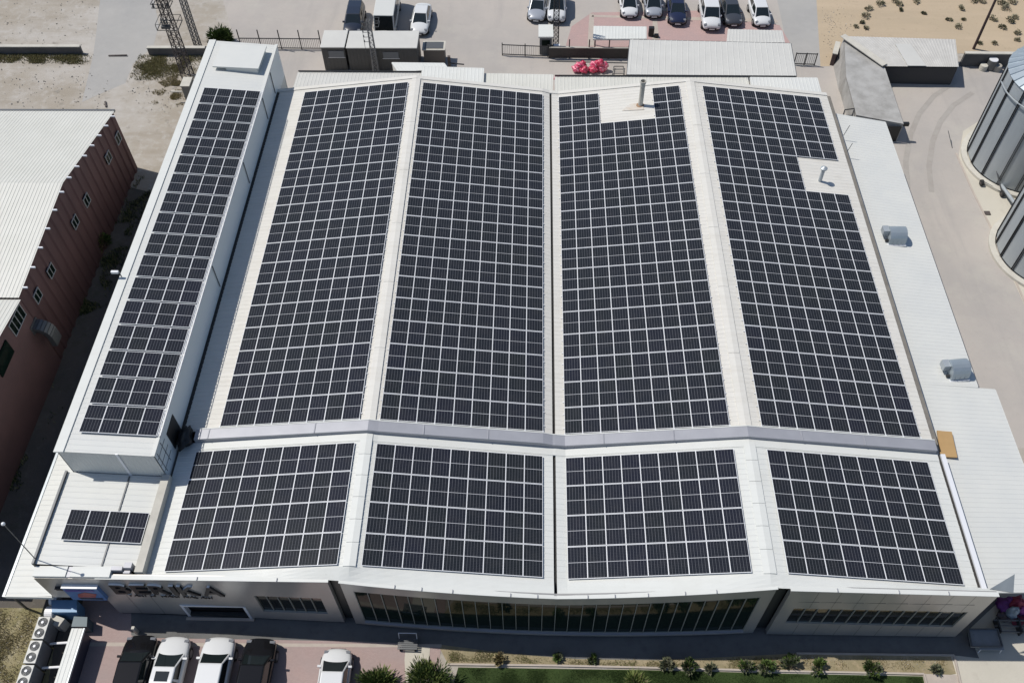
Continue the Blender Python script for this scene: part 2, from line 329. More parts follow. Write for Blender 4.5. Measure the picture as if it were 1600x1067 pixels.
# tyre tracks on the yard are part of its wear
TRACK = mat('tyre_track', (0.30, 0.275, 0.25), 0.9, c2=(0.35, 0.33, 0.30), vscale=1.2)
for off in (0.0, 1.9):
    pts = [G(p, 0.02) for p in ((1520, 145), (1490, 165), (1470, 190), (1458, 220), (1452, 260), (1456, 300))]
    mbt = MB(); L = []
    for i, p in enumerate(pts):
        q = pts[min(i + 1, len(pts) - 1)] - pts[max(i - 1, 0)]; nn = Vector((q.y, -q.x, 0)).normalized()
        L.append((p + nn * (off - 0.2), p + nn * (off + 0.25)))
    for a, b in zip(L[:-1], L[1:]): mbt.face([(v.x, v.y, gz(v.x, 0.02)) for v in (a[0], b[0], b[1], a[1])])
    mbt.build('tyre_track', TRACK)['kind'] = 'structure'

# kerbs (real steps)
def kerb(name, pxs, wdt=0.10, hgt=0.11, label=None, m=KERB):
    mb = MB(); P = [G(p) for p in pxs]
    for a, b in zip(P[:-1], P[1:]):
        mb.bar(a + Vector((0, 0, hgt / 2)), b + Vector((0, 0, hgt / 2)), wdt, hgt)
    o = mb.build(name, m); o['kind'] = 'structure'; return o
kerb('lawn_kerb', [(700, 1038), (868, 1040), (1000, 1043), (1240, 1049), (1443, 1053)])
kerb('lawn_side_kerb', [(1443, 1053), (1470, 1160)])
kerb('bed_kerb', [(1244, 1021), (1490, 1024), (1500, 1067), (1520, 1160)])
kerb('silo_kerb', [(1494, 240), (1520, 300), (1560, 380), (1600, 470), (1640, 560)], 0.14, 0.06)

# ------------------------------------------------------------------ the factory hall
MROOF = [(-22.8, 0.017), (-20.34, 0.31), (-11.92, 1.31), (-11.33, 1.38), (-10.75, 1.27), (-1.28, 0.14), (-0.72, -0.04), (-0.56, -0.05), (0, -0.12), (9.47, 1.01), (10.38, 1.12), (11.29, 0.99), (20.76, -0.14), (21.5, -0.23)]
FROOF = [(-22.6, -0.15), (-21.47, 0.0), (-12, 1.23), (-11.38, 1.30), (-10.76, 1.15), (-1.3, -0.07), (-0.71, -0.15), (-0.55, -0.16), (0.03, -0.25), (9.49, 0.97), (10.42, 1.07), (11.36, 0.93), (20.82, -0.30), (21.6, -0.40)]
def rz(poly, x):
    for (a, za), (b, zb) in zip(poly[:-1], poly[1:]):
        if a <= x <= b: return za + (zb - za) * (x - a) / (b - a)
    return poly[0][1] if x < poly[0][0] else poly[-1][1]
hall = thing('factory_hall', 'large white factory hall with four sloping roofs full of solar panels and grey glass front', 'factory', (0, -5, -5.4))
YB = 32.1
mb = MB()
for (a, za), (b, zb) in zip(MROOF[:-1], MROOF[1:]):
    if abs(a + 0.72) < 1e-6: continue
    mb.ribs((a, -0.15, za), (b, -0.15, zb), (b, YB, zb), (a, YB, za), 0.34, 0.035, 0.05)
mb.build('main_roof', WHITE_OLD, hall)
mb = MB()
for (a, za), (b, zb) in zip(FROOF[:-1], FROOF[1:]):
    if abs(a + 0.71) < 1e-6: continue
    mb.ribs((a, -8.95, za), (b, -8.95, zb), (b, -0.9, zb), (a, -0.9, za), 0.34, 0.035, 0.05)
mb.build('front_roof', WHITE, hall)
# valley gutters: dark slots between the slopes
mb = MB()
mb.box(-0.72, -0.56, -0.15, YB, -0.22, -0.17)
mb.box(-0.71, -0.55, -9.85, -0.9, -0.33, -0.28)
mb.build('valley_gutter', DARKGAP, hall)
# ridge caps
for xr, zr, y0, y1, nm, mm in ((-11.33, 1.38, -0.15, YB, 'ridge_cap', WHITE_OLD), (10.38, 1.12, -0.15, YB, 'ridge_cap', WHITE_OLD), (-11.38, 1.30, -8.95, -0.9, 'ridge_cap', WHITE), (10.42, 1.07, -8.95, -0.9, 'ridge_cap', WHITE)):
    mb = MB(); k = 0.115
    for s in (-1, 1):
        n = 6
        for i in range(n):
            ya = y0 + (y1 - y0) * i / n; yb = y0 + (y1 - y0) * (i + 1) / n - 0.02
            a, b = (xr, ya, zr + 0.05), (xr + s * 0.34, ya, zr + 0.05 - 0.34 * k); c, d = (xr + s * 0.34, yb, zr + 0.05 - 0.34 * k), (xr, yb, zr + 0.05)
            q = [Vector(p) for p in ((a, b, c, d) if s > 0 else (b, a, d, c))]
            mb.hexa([v - Vector((0, 0, 0.03)) for v in q], q)
    mb.build(nm, mm, hall)
# raised grey expansion gutter across the whole hall, following the slopes
mb = MB()
for (a, za), (b, zb) in zip(MROOF[:-1], MROOF[1:]):
    if a < -22: a, za = -21.7, rz(MROOF, -21.7)
    mb.hexa([(a, -0.86, za - .25), (b, -0.86, zb - .25), (b, -0.2, zb - .25), (a, -0.2, za - .25)], [(a, -0.86, za + .24), (b, -0.86, zb + .24), (b, -0.2, zb + .26), (a, -0.2, za + .26)])
mb.build('expansion_gutter', GUTTER, hall)
mb = MB()
for (a, za), (b, zb) in zip(MROOF[:-1], MROOF[1:]):
    if a < -22: a, za = -21.7, rz(MROOF, -21.7)
    mb.hexa([(a, -0.195, za + .05), (b, -0.195, zb + .05), (b, -0.13, zb + .05), (a, -0.13, za + .05)], [(a, -0.195, za + .285), (b, -0.195, zb + .285), (b, -0.13, zb + .285), (a, -0.13, za + .285)])
mb.build('gutter_lip', WHITE, hall)
for x in (-20.9, -14.5, -8.2, -4.5, 2.2, 6.2, 13.5, 17.2):
    mb = MB(); za, zb = rz(MROOF, x) + .26, rz(MROOF, x + .06) + .27
    mb.hexa([(x, -0.88, za), (x + .06, -0.88, za), (x + .06, -0.2, zb), (x, -0.2, zb)], [(x, -0.88, za + .02), (x + .06, -0.88, za + .02), (x + .06, -0.2, zb + .02), (x, -0.2, zb + .02)])
    mb.build('gutter_joint', GUTTER, hall)
# pale flashing just in front of the gutter
mb = MB()
for (a, za), (b, zb) in zip(FROOF[:-1], FROOF[1:]):
    mb.hexa([(a, -1.36, za - .1), (b, -1.36, zb - .1), (b, -0.87, zb - .1), (a, -0.87, za - .1)], [(a, -1.36, za + .04), (b, -1.36, zb + .04), (b, -0.87, zb + .06), (a, -0.87, za + .06)])
mb.build('flashing', WHITE, hall)
mb = MB()
for (a, za), (b, zb) in zip(MROOF[:-1], MROOF[1:]):
    mb.hexa([(a, YB - .05, za - .1), (b, YB - .05, zb - .1), (b, YB + .3, zb - .1), (a, YB + .3, za - .1)], [(a, YB - .05, za + .07), (b, YB - .05, zb + .07), (b, YB + .3, zb + .07), (a, YB + .3, za + .07)])
mb.build('verge_trim', WHITE_OLD, hall)
# body walls under the roof
mb = MB()
body = [(x, z - 0.06) for x, z in MROOF]
for (a, za), (b, zb) in zip(body[:-1], body[1:]):
    mb.raw([(a, YB, gz(a)), (b, YB, gz(b)), (b, YB, zb), (a, YB, za)], [(0, 1, 2, 3)])
mb.raw([(21.45, -9.5, gz(21.45)), (21.45, YB, gz(21.45)), (21.45, YB, -.3), (21.45, -9.5, -.45)], [(0, 1, 2, 3)])
mb.raw([(-22.75, -9.3, gz(-22.75)), (-22.75, YB, gz(-22.75)), (-22.75, YB, -.05), (-22.75, -9.3, -.25)], [(3, 2, 1, 0)])
mb.build('wall', WHITE_OLD, hall)
# right eave gutters
mb = MB(); mb.box(21.5, 21.78, -0.3, YB, -0.42, -0.27); mb.build('eave_gutter', BROWNGUT, hall)
mb = MB(); mb.box(21.6, 21.75, -9.3, -0.9, -0.55, -0.42); mb.build('eave_gutter', DARKGAP, hall)
mb = MB(); mb.box(21.76, 22.02, -9.2, -0.9, -0.60, -0.30); mb.build('eave_flashing', ALU, hall)

# front: three cladding blocks, the middle one bowed
def ze(x): return 0.25 + 0.6 * max(0.0, abs(abs(x + .5) ) / 10.9) if -11.8 <= x <= 10.8 else (0.25 + 0.6 * max(0, (x + 22.5) / 10.0) if x < -11.8 else 0.85 - 0.65 * (x - 10.8) / 11.3)
def yl(x): return -9.4 - 0.25 * max(0.0, (x + 22.5) / 10.0)
def yc(x): return -9.70 - 0.43 * (1 - ((x + .6) / 11.3) ** 2)
def yr(x): return -9.76 + 0.01 * (x - 11)
def piece(mb, yf, x0, x1, zb0, zb1, zt0, zt1, th=0.28, dy=0.0):
    a, b = yf(x0) + dy, yf(x1) + dy
    mb.hexa([(x0, a, zb0), (x1, b, zb1), (x1, b + th, zb1), (x0, a + th, zb0)], [(x0, a, zt0), (x1, b, zt1), (x1, b + th, zt1), (x0, a + th, zt0)])
def pieces(mb, yf, x0, x1, fb, ft, n, th=0.28, dy=0.0):
    for i in range(n):
        a, b = x0 + (x1 - x0) * i / n, x0 + (x1 - x0) * (i + 1) / n
        piece(mb, yf, a, b, fb(a), fb(b), ft(a), ft(b), th, dy)
def gb(x): return gz(x) + 0.22          # foot of the cladding, over a dark plinth
# left block
mb = MB()
pieces(mb, yl, -28.3, -25.4, lambda x: -2.35, ze, 2)
pieces(mb, yl, -25.4, -21.5, gb, ze, 3)
pieces(mb, yl, -21.5, -17.8, lambda x: -3.08, ze, 3)
pieces(mb, yl, -17.8, -16.9, gb, ze, 1)
pieces(mb, yl, -16.9, -13.25, gb, lambda x: -3.66, 3); pieces(mb, yl, -16.9, -13.25, lambda x: -1.42, ze, 3)
pieces(mb, yl, -13.25, -12.5, gb, ze, 1)
mb.build('left_cladding', CLAD, hall)
# right block
mb = MB()
pieces(mb, yr, 11.45, 12.12, gb, ze, 1)
pieces(mb, yr, 12.12, 21.5, gb, lambda x: -3.70 - (x - 12.1) * .055, 8); pieces(mb, yr, 12.12, 21.5, lambda x: -1.58 - (x - 12.1) * .045, ze, 8)
pieces(mb, yr, 21.5, 22.2, gb, ze, 1)
mb.build('right_cladding', CLAD, hall)
# middle block
mb = MB()
gt = lambda x: ze(x) - 0.85 - 0.1 * abs(x) / 11
gs = lambda x: -4.36 - (x + 11.2) * 0.028
pieces(mb, yc, -11.85, -11.25, gb, ze, 1); pieces(mb, yc, 10.05, 10.7, gb, ze, 1)
pieces(mb, yc, -11.25, 10.05, gt, ze, 24)
pieces(mb, yc, -11.25, 10.05, gb, lambda x: gs(x), 24)
mb.build('middle_cladding', CLAD, hall)
mb = MB(); pieces(mb, yc, -11.25, 10.05, lambda x: gs(x) + .003, lambda x: gs(x) + .05, 24, .2, -.12); mb.build('window_sill', GUTTER, hall)
# plinth and recesses between the blocks
mb = MB()
pieces(mb, yl, -25.3, -12.55, lambda x: gz(x) - .1, gb, 2, .2, .05); pieces(mb, yc, -11.8, 10.65, lambda x: gz(x) - .1, gb, 12, .2, .05); pieces(mb, yr, 11.5, 22.15, lambda x: gz(x) - .1, gb, 2, .2, .05)
mb.build('plinth', CLADDARK, hall)
mb = MB()
mb.box(-12.6, -11.8, -9.3, -9.1, -5.6, 1.0); mb.build('recess_panel', CLADDARK, hall); mb = MB(); mb.box(10.65, 11.5, -9.3, -9.1, -6, .85)
mb.build('recess_panel', CLADDARK, hall)
# window strips
def strip(name, yf, x0, x1, fb, ft, n, dy=0.10, mw=0.036, gm=None):
    mb = MB()
    m = n * 1
    for i in range(m):
        a, b = x0 + (x1 - x0) * i / m, x0 + (x1 - x0) * (i + 1) / m
        mb.hexa([(a, yf(a) + dy, fb(a)), (b, yf(b) + dy, fb(b)), (b, yf(b) + dy + .02, fb(b)), (a, yf(a) + dy + .02, fb(a))], [(a, yf(a) + dy, ft(a)), (b, yf(b) + dy, ft(b)), (b, yf(b) + dy + .02, ft(b)), (a, yf(a) + dy + .02, ft(a))])
    g = mb.build(name, gm or GLASS, hall)
    mf = MB()
    for i in range(n + 1):
        x = x0 + (x1 - x0) * i / n; y = yf(x) + dy
        mf.box(x - mw / 2, x + mw / 2, y - .07, y - .004, fb(x), ft(x))
    for fz, s in ((fb, 1), (ft, -1)):
        for i in range(n):
            a, b = x0 + (x1 - x0) * i / n + mw / 2 + .002, x0 + (x1 - x0) * (i + 1) / n - mw / 2 - .002
            z0, z1 = sorted((fz(a), fz(a) + s * .05))
            mf.hexa([(a, yf(a) + dy - .05, z0), (b, yf(b) + dy - .05, z0), (b, yf(b) + dy - .004, z0), (a, yf(a) + dy - .004, z0)], [(a, yf(a) + dy - .05, z1), (b, yf(b) + dy - .05, z1), (b, yf(b) + dy - .004, z1), (a, yf(a) + dy - .004, z1)])
    mf.build('mullions', MULL, g)
    return g
strip('window', yl, -16.9, -13.25, lambda x: -3.66, lambda x: -1.42, 6, .12, gm=GLASSR)
strip('glass_front', yc, -11.25, 10.05, lambda x: gs(x) + .05, gt, 30, .06)
strip('window', yr, 12.12, 21.5, lambda x: -3.70 - (x - 12.1) * .055, lambda x: -1.58 - (x - 12.1) * .045, 14, .10, gm=GLASSR)
# roller door and its bright frame
mb = MB(); mb.box(-21.4, -17.9, -9.12, -9.02, gz(-20) - .1, -3.0)
for k in range(14): mb.box(-21.38, -17.92, -9.145, -9.122, gz(-20) + .1 + k * .14, gz(-20) + .21 + k * .14)
dr = mb.build('roller_door', BLACK, hall)
mb = MB(); mb.box(-21.5, -21.36, -9.46, -9.20, gz(-21.5), -3.1); mb.box(-17.94, -17.80, -9.54, -9.20, gz(-17.9), -3.1); mb.box(-21.36, -17.94, -9.50, -9.2, -3.24, -3.1)
mb.build('door_frame', ALU, dr)
mb = MB(); mb.box(-21.6, -17.7, -9.66, -9.5, gz(-20), gz(-20) + .08); mb.build('door_step', KERB, dr)
JX = []
class JM(MB):
    def box(s, *a): m_ = MB(); m_.box(*a); m_.build('panel_joint', CLADDARK, hall)
mb = JM()     # panel joints standing a hair proud
for x in (-24.1, -22.8, -22.55): mb.box(x, x + .02, yl(x) - .003, yl(x) + .05, gb(x) + .02, -1.9)
for x in [12.9 + k * 1.17 for k in range(8)]: mb.box(x, x + .018, yr(x) - .003, yr(x) + .05, -1.5 - (x - 12.1) * .045, ze(x) - .05)
for x in [12.9 + k * 1.17 for k in range(8)]: mb.box(x, x + .018, yr(x) - .003, yr(x) + .05, gb(x) + .02, -3.8 - (x - 12.1) * .055)
for z0 in (-.7,): 
    for k in range(8): x = 12.15 + k * 1.17; mb.box(x, x + 1.1, yr(x) - .003, yr(x) + .05, z0 - k * .04, z0 + .018 - k * .04)
# roof apron running out to the front edge, and its coping
mb = MB(); xs = [-22.6, -21.47] + [-20 + k for k in range(8)] + [-12.5, -11.9, -11.38, -10.76] + [-10 + k for k in range(9)] + [-.71]
xs2 = [-.55] + [k * 1.0 for k in range(0, 10)] + [10.42, 11.0, 11.5] + [12 + k for k in range(10)] + [22.1]
def yfr(x): return yl(x) if x <= -12.5 else (yc(x) if -11.9 <= x <= 10.7 else (yr(x) if x >= 11.0 else -9.3))
for L in (xs, xs2):
    for a, b in zip(L[:-1], L[1:]):
        for t0, t1 in ((0, .35), (.35, .7), (.7, 1)):
            def P(x, t): 
                s = t * t * (3 - 2 * t) if False else t
                return (x, -8.95 + (yfr(x) + .10 + 8.95) * s, rz(FROOF, x) + .002 + (ze(x) + .035 - rz(FROOF, x)) * s)
            mb.face([P(a, t1), P(b, t1), P(b, t0), P(a, t0)])
mb.build('roof_apron', WHITE, hall)
mb = MB()
for yf, x0, x1, n in ((yl, -25.0, -12.45, 8), (yc, -11.9, 10.75, 24), (yr, 11.4, 22.25, 6)):
    pieces(mb, yf, x0, x1, lambda x: ze(x) + .004, lambda x: ze(x) + .05, n, .24 if n != 24 else .16, -.03)
mb.build('coping', WHITE, hall)
for x in (-19.5, -15.2, -9.0, -7.6, -6.0, -3.0, -1.6, 1.0, 2.4, 4.1, 6.0, 7.6, 13.8, 17.0, 19.6):
    mb = MB(); y = yfr(x); mb.box(x, x + .035, y - .02, y + .16, ze(x) + .055, ze(x) + .11); mb.build('coping_clip', GUTTER, hall)
mb = MB(); mb.prism([(21.9, -9.25, .2), (23.3, -9.25, -.25), (23.2, -8.6, .62)], .06); mb.build('corner_flashing', GALV, hall)

# ------------------------------------------------------------------ the tall narrow block on the left and the low corner block before it
ann = thing('side_block', 'tall narrow white block along the left edge of the hall roof', 'building', (-25.5, 15, -4.8))
AL, AR, AZL, AZR = -28.05, -22.76, 2.86, 2.42
def az(x): return AZR + (AZL - AZR) * (AR - x) / (AR - AL)
AY0, AY1 = -3.2, 35.0
mb = MB(); mb.ribs((AL, AY0, AZL), (AR, AY0, AZR), (AR, AY1, AZR), (AL, AY1, AZL), 0.34, .03, .05); mb.build('roof', COOLWHITE, ann)
mb = MB()
mb.box(AR - .06, AR, AY0 + .05, AY1 - .05, -0.4, AZR - .03)
mb.build('right_wall', mat('wall_shade_lift', (.74, .76, .745), .5), ann)  # whiter than the other walls, lifting this wall's shade by colour
mb = MB()
mb.raw([(AR - .03, 32.1, gz(-23)), (AR - .03, AY1 - .05, gz(-23)), (AR - .03, AY1 - .05, -.4), (AR - .03, 32.1, -.4)], [(0, 1, 2, 3)])
mb.raw([(AL, AY0 + .05, gz(-28)), (AL, AY1 - .05, gz(-28)), (AL, AY1 - .05, AZL - .03), (AL, AY0 + .05, AZL - .03)], [(3, 2, 1, 0)])
mb.raw([(AL, AY1 - .05, gz(-28)), (AR, AY1 - .05, gz(-23)), (AR, AY1 - .05, AZR - .03), (AL, AY1 - .05, AZL - .03)], [(3, 2, 1, 0)])
mb.build('back_wall', COOLWHITE, ann)
mb = MB(); mb.ribs((AL + .05, AY0 + .05, AZL - .05), (AL + .05, AY0 + .05, .3), (AR, AY0 + .05, .0), (AR, AY0 + .05, AZR - .05), 0.2, .03, .05); mb.build('front_wall', COOLWHITE, ann)
mb = MB(); mb.box(-24.86, -24.72, AY0 - .02, AY0 + .05, .1, 2.6); mb.build('wall_joint', ALU, ann)
mb = MB(); mb.box(AL - .12, AL + .42, AY0 - .05, AY1 + .05, AZL - .05, AZL + .035); mb.build('left_parapet', WHITE, ann)
mb = MB(); mb.box(AR - .14, AR + .05, AY0 - .02, AY1 + .02, AZR + .0, AZR + .07); mb.build('right_trim', COOLWHITE, ann)
for y in (21.0, 11.0, 28.3, 31.5): mb = MB(); mb.tube((AR + .05, y, AZR - .1), (AR + .05, y - .05, .4), .035); mb.build('downpipe', STEELGREY, ann)
mb = MB(); mb.box(AR + .002, AR + .22, -.1, 32.0, .0, .06); mb.build('wall_gutter', DARKGAP, ann)
mb = MB(); mb.box(AR - .005, AR + .04, -1.35, .0, .12, 1.75); mb.build('dark_opening', BLACK, ann)
mb = MB()
for z in (.6, 1.2, 1.8): mb.box(AR, AR + .02, -3.1, -1.7, z, z + .03)
for y in (-2.9, -2.2): mb.box(AR, AR + .021, y, y + .03, .3, 2.2)
mb.build('wall_seams', STEELGREY, ann)
mb = MB()
hood = thing('roof_hatch', 'flat white hatch box raised at the far end of the tall narrow roof', 'roof hatch', (-24.6, 32.2, 2.6))
hb = [atz((362, 122), 2.95), atz((409, 130), 2.85), atz((424, 96), 2.85), atz((390, 94), 2.95)]
mb = MB(); mb.prism([(-27.0, 31.2, 3.12), (-23.4, 31.05, 3.02), (-23.3, 34.0, 3.02), (-26.9, 34.1, 3.12)], .10); mb.build('lid', COOLWHITE, hood)
mb = MB(); mb.prism([(-26.0, 31.25, 3.0), (-23.55, 31.15, 2.94), (-23.45, 33.9, 2.94), (-25.9, 34.0, 3.0)], .48); mb.build('curb', COOLWHITE, hood)

low = thing('corner_block', 'low white roofed block at the front left corner with four panels on it', 'building', (-25.5, -6, -4.8))
def lz(x): return .12 + (-22.8 - x) * .085
mb = MB(); mb.ribs((-28.28, -8.75, lz(-28.28)), (-22.9, -8.75, lz(-22.9)), (-22.9, -3.2, lz(-22.9)), (-28.28, -3.2, lz(-28.28)), .34, .03, .05); mb.build('roof', COOLWHITE, low)
mb = MB(); mb.box(-24.86, -24.78, -8.7, -3.3, lz(-24.8) + .03, lz(-24.8) + .06); mb.build('roof_seam', STEELGREY, low)
mb = MB(); mb.box(-28.4, -28.28, -8.8, -3.2, -2.4, .75); mb.build('left_gutter', STEELGREY, low)
mb = MB(); mb.box(-22.95, -22.5, -9.05, -3.2, -.4, .42); mb.build('right_parapet', CONCPALE, low)
mb = MB(); mb.box(-28.3, -26.55, -9.36, -8.78, .1, .42); mb.box(-26.3, -24.2, -9.36, -8.78, .1, .42); mb.build('front_parapet', WHITE, low)
mb = MB(); mb.box(-26.55, -26.3, -9.36, -8.78, .1, .36); mb.build('parapet_joint', GUTTER, low)
mb = MB(); mb.box(-24.2, -23.6, -9.0, -8.78, .1, .5); mb.box(-23.5, -23.1, -8.9, -8.6, .1, .6); mb.box(-23.55, -23.2, -9.1, -8.95, .1, .35); mb.build('drain_box', GUTTER, low)
mb = MB(); mb.box(-28.28, -25.5, -9.0, -8.9, -2.4, 0.1); mb.raw([(-25.45, -9.1, gz(-25)), (-25.45, -3.2, gz(-25)), (-25.45, -3.2, -.2), (-25.45, -9.1, -.2)], [(3, 2, 1, 0)]); mb.build('wall', WHITE_OLD, low)
cano = thing('side_canopy', 'long low white sheet canopy along the left foot of the hall', 'canopy', (-29.6, 10, -4.7))
mb = MB(); mb.ribs((-31.05, -9.35, -2.42), (-28.05, -9.35, -2.30), (-28.05, 33, -2.30), (-31.05, 33, -2.42), .34, .03, .05); mb.build('roof', WHITE, cano)
mb = MB(); mb.box(-31.2, -31.05, -9.4, 33, -2.56, -2.38); mb.build('gutter', GALV, cano)
mb = MB(); mb.box(-31.05, -28.4, -9.42, -9.35, -2.62, -2.36); mb.build('front_trim', WHITE, cano)
for y in (-9.2, -1, 7, 15, 23, 31):
    mb = MB(); mb.box(-30.95, -30.85, y - .05, y + .05, gz(-31), -2.46); mb.build('post', STEELGREY, cano)

# ------------------------------------------------------------------ lean-to sheds on the right and behind
def shed(name, label, top, m, axis=1, cat='shed', wallm=WHITE_OLD, pitch=.3, rim=None):
    """top: 4 points A,B,C,D counter-clockwise; ribs run A-B (axis 0) or A-D (axis 1)"""
    T = [Vector(p) for p in top]; c = sum(T, Vector()) / 4
    t = thing(name, label, cat, (c.x, c.y, gz(c.x)))
    mb = MB()
    if axis == 0: mb.ribs(T[0], T[1], T[2], T[3], pitch, .03, .045)
    else: mb.ribs(T[0], T[3], T[2], T[1], pitch, .03, .045)
    mb.build('roof', m, t)
    ins = [p.lerp(c, .012) - Vector((0, 0, .05)) for p in T]
    mb = MB(); n = 4
    for i in range(4):
        a, b = ins[i], ins[(i + 1) % 4]
        mb.raw([(a.x, a.y, gz(a.x) - .1), (b.x, b.y, gz(b.x) - .1), b, a], [(0, 1, 2, 3)])
    mb.build('wall', wallm, t)
    mb = MB()
    for i in range(4):
        a, b = T[i], T[(i + 1) % 4]
        d = (b - a).normalized() * .03
        mb.bar(a + d - Vector((0, 0, .06)), b - d - Vector((0, 0, .06)), .05, .13)
    mb.build('edge_trim', rim or m, t)
    return t
sA = shed('lean_to', 'long white lean-to roof with two grey vent hoods along the right side of the hall', [atz((1430, 600), -1.0) * 0 + Vector((21.85, 4.6, -1.0)), Vector((25.95, 4.6, -1.4)), Vector((26.1, 30.3, -1.4)), Vector((21.85, 30.9, -1.0))], COOLWHITE, 0, 'lean-to')
sB = shed('lean_to', 'wide white lean-to roof beside the tan board at the right front of the hall', [Vector((22.1, -8.95, -1.0)), Vector((27.1, -8.6, -1.55)), Vector((27.05, 4.55, -1.55)), Vector((21.85, 4.55, -1.0))], COOLWHITE, 0, 'lean-to')
for o in list(sB.children):
    if o.name.startswith('wall'): bpy.data.objects.remove(o)
mb = MB(); mb.box(27.0, 27.1, -2.5, 4.4, gz(27), -1.75); mb.box(22.0, 27.0, -2.6, -2.5, gz(25), -1.7); mb.build('wall', WHITE_OLD, sB)
for y in (-8.4, -5.5):
    mb = MB(); mb.box(26.8, 26.95, y, y + .15, gz(27), -1.7); mb.build('post', STEELGREY, sB)
zb = -1.5
def tp(*px): return [atz(p, zb) for p in px]
q = tp((445, 147), (1170, 147), (1168, 121), (466, 113))
shed('back_shed', 'plain off-white shed roof behind the left end of the hall', [Vector((-22.2, 32.5, -1.4)), Vector((-11.6, 32.5, -1.4)), atz((658, 114), -1.6), atz((466, 113), -1.6)], GREYSHEET, 1, 'shed')
shed('back_shed', 'bright white ribbed shed roof behind the first ridge', [Vector((-11.4, 32.55, -1.2)), Vector((-6.18, 32.55, -1.2)), atz((756, 107), -1.3), atz((660, 104), -1.3)], WHITE, 1, 'shed')
shed('back_shed', 'small white ribbed roof overlapping the ribbed shed near the dark containers', [atz((622, 113), -1.75), atz((700, 107), -1.75), atz((694, 99), -1.85), atz((612, 98), -1.85)], WHITE, 1, 'shed')
shed('back_shed', 'off-white ribbed shed roof left of the pink bags behind the valley', [Vector((-6.1, 32.5, -1.5)), Vector((-.5, 32.5, -1.5)), atz((864, 117), -1.6), atz((757, 115), -1.6)], CREAM, 1, 'shed')
shed('back_shed', 'long off-white shed roof with black rear edge behind the steel chimney', [Vector((-.2, 32.5, -1.45)), Vector((15.9, 32.5, -1.45)), atz((1168, 121), -1.6), atz((867, 120), -1.6)], CREAM, 1, 'shed', rim=GREYSHEET)
shed('back_shed', 'cool white shed roof at the far right corner behind the hall', [Vector((15.95, 32.45, -1.2)), Vector((21.6, 32.45, -1.2)), atz((1277, 122), -1.3), atz((1172, 121), -1.3)], COOLWHITE, 1, 'shed')
for o, (a, b) in (('l', ((466, 112.5), (660, 113.5))), ('r', ((867, 119.5), (1168, 120.5)))):
    mb = MB(); mb.bar(atz(a, -1.5) + Vector((0, .1, 0)), atz(b, -1.5) + Vector((0, .1, 0)), .08, .09)
    tag(mb.build('eave_gutter', BLACK), 'black gutter along the shed roof edge behind the ' + ('hall\'s left end' if o == 'l' else 'steel chimney'), 'gutter')
shed('storage_shed', 'big plain grey-white flat shed roof between the hall and the rear car park', [atz((979, 117), -2.2), atz((1245, 119), -2.2), atz((1236, 68), -2.4), atz((984, 62), -2.4)], GREYSHEET, 1, 'shed', pitch=.5, rim=STEELGREY)

# ------------------------------------------------------------------ solar panels
PW, PD, PT = 1.06, 1.857, 0.04          # pitch across, pitch in depth, frame thickness
ORD = ['nearest', 'second', 'third', 'fourth', 'fifth', 'sixth', 'seventh', 'eighth', 'ninth', 'tenth', 'eleventh', 'twelfth', 'thirteenth', 'fourteenth', 'fifteenth', 'sixteenth', 'seventeenth']
NTH = ['first', 'second', 'third', 'fourth', 'fifth', 'sixth', 'seventh', 'eighth', 'ninth']
def frame_glass(mbf, mbg, M, wd=1.054, dp=1.825):
    t, hw, hd = .021, wd / 2, dp / 2
    for x0, x1, y0, y1 in ((-hw, hw, -hd, -hd + t * 1.2), (-hw, hw, hd - t * 1.2, hd), (-hw, -hw + t, -hd + t, hd - t), (hw - t, hw, -hd + t, hd - t)):
        mbf.box(x0, x1, y0, y1, 0, PT, M)
    q = [M @ Vector(p) for p in ((-hw + t, -hd + t, PT - .008), (hw - t, -hd + t, PT - .008), (hw - t, hd - t, PT - .008), (-hw + t, hd - t, PT - .008))]
    i = mbg.face(q); mbg.uv[i] = [(0, 0), (1, 0), (1, 1), (0, 1)]
slots = []       # (x, y, z, tilt, label, group)
def tilted(xl, zl, xr, zr, n, rows, y0, pd, lab, grp, skip=()):
    al = math.atan2(zr - zl, xr - xl)
    for r in range(rows):
        for c in range(n):
            if (r, c) in skip: continue
            f = (c + .5) / n
            slots.append((xl + (xr - xl) * f, y0 + (r + .5) * pd, zl + (zr - zl) * f - .03, al, lab(r, c), grp))
MN = ['leftmost', 'second', 'third', 'rightmost']
mains = [(-20.34, .43, -11.92, 1.43, 8), (-10.75, 1.39, -1.28, .26, 9), (0, 0, 9.47, 1.13, 9), (11.29, 1.11, 20.76, -.02, 9)]
for k, (xl, zl, xr, zr, n) in enumerate(mains):
    sk = set()
    if k == 2: sk = {(r, c) for r in (15, 16) for c in (3, 4, 5, 6)}
    if k == 3: sk = {(r, c) for r in (11, 12) for c in (6, 7, 8)}
    nm = MN[k] + (' main array' if k in (0, 3) else ' main array from left')
    tilted(xl, zl, xr, zr, n, 17, 0, PD, lambda r, c, nm=nm: f'dark solar panel, {ORD[r]} row, {NTH[c]} from left, {nm}', 'solar panels of the main arrays', sk)
for k, (xl, zl, xr, zr) in enumerate([(-21.47, .12, -12.0, 1.35), (-10.76, 1.27, -1.30, .05), (.03, -.13, 9.49, 1.09), (11.36, 1.05, 20.82, -.18)]):
    nm = MN[k] + (' front array' if k in (0, 3) else ' front array from left')
    tilted(xl, zl, xr, zr, 9, 4, -8.91, 1.85, lambda r, c, nm=nm: f'dark solar panel, {ORD[r]} row, {NTH[c]} from left, {nm}', 'solar panels of the front arrays')
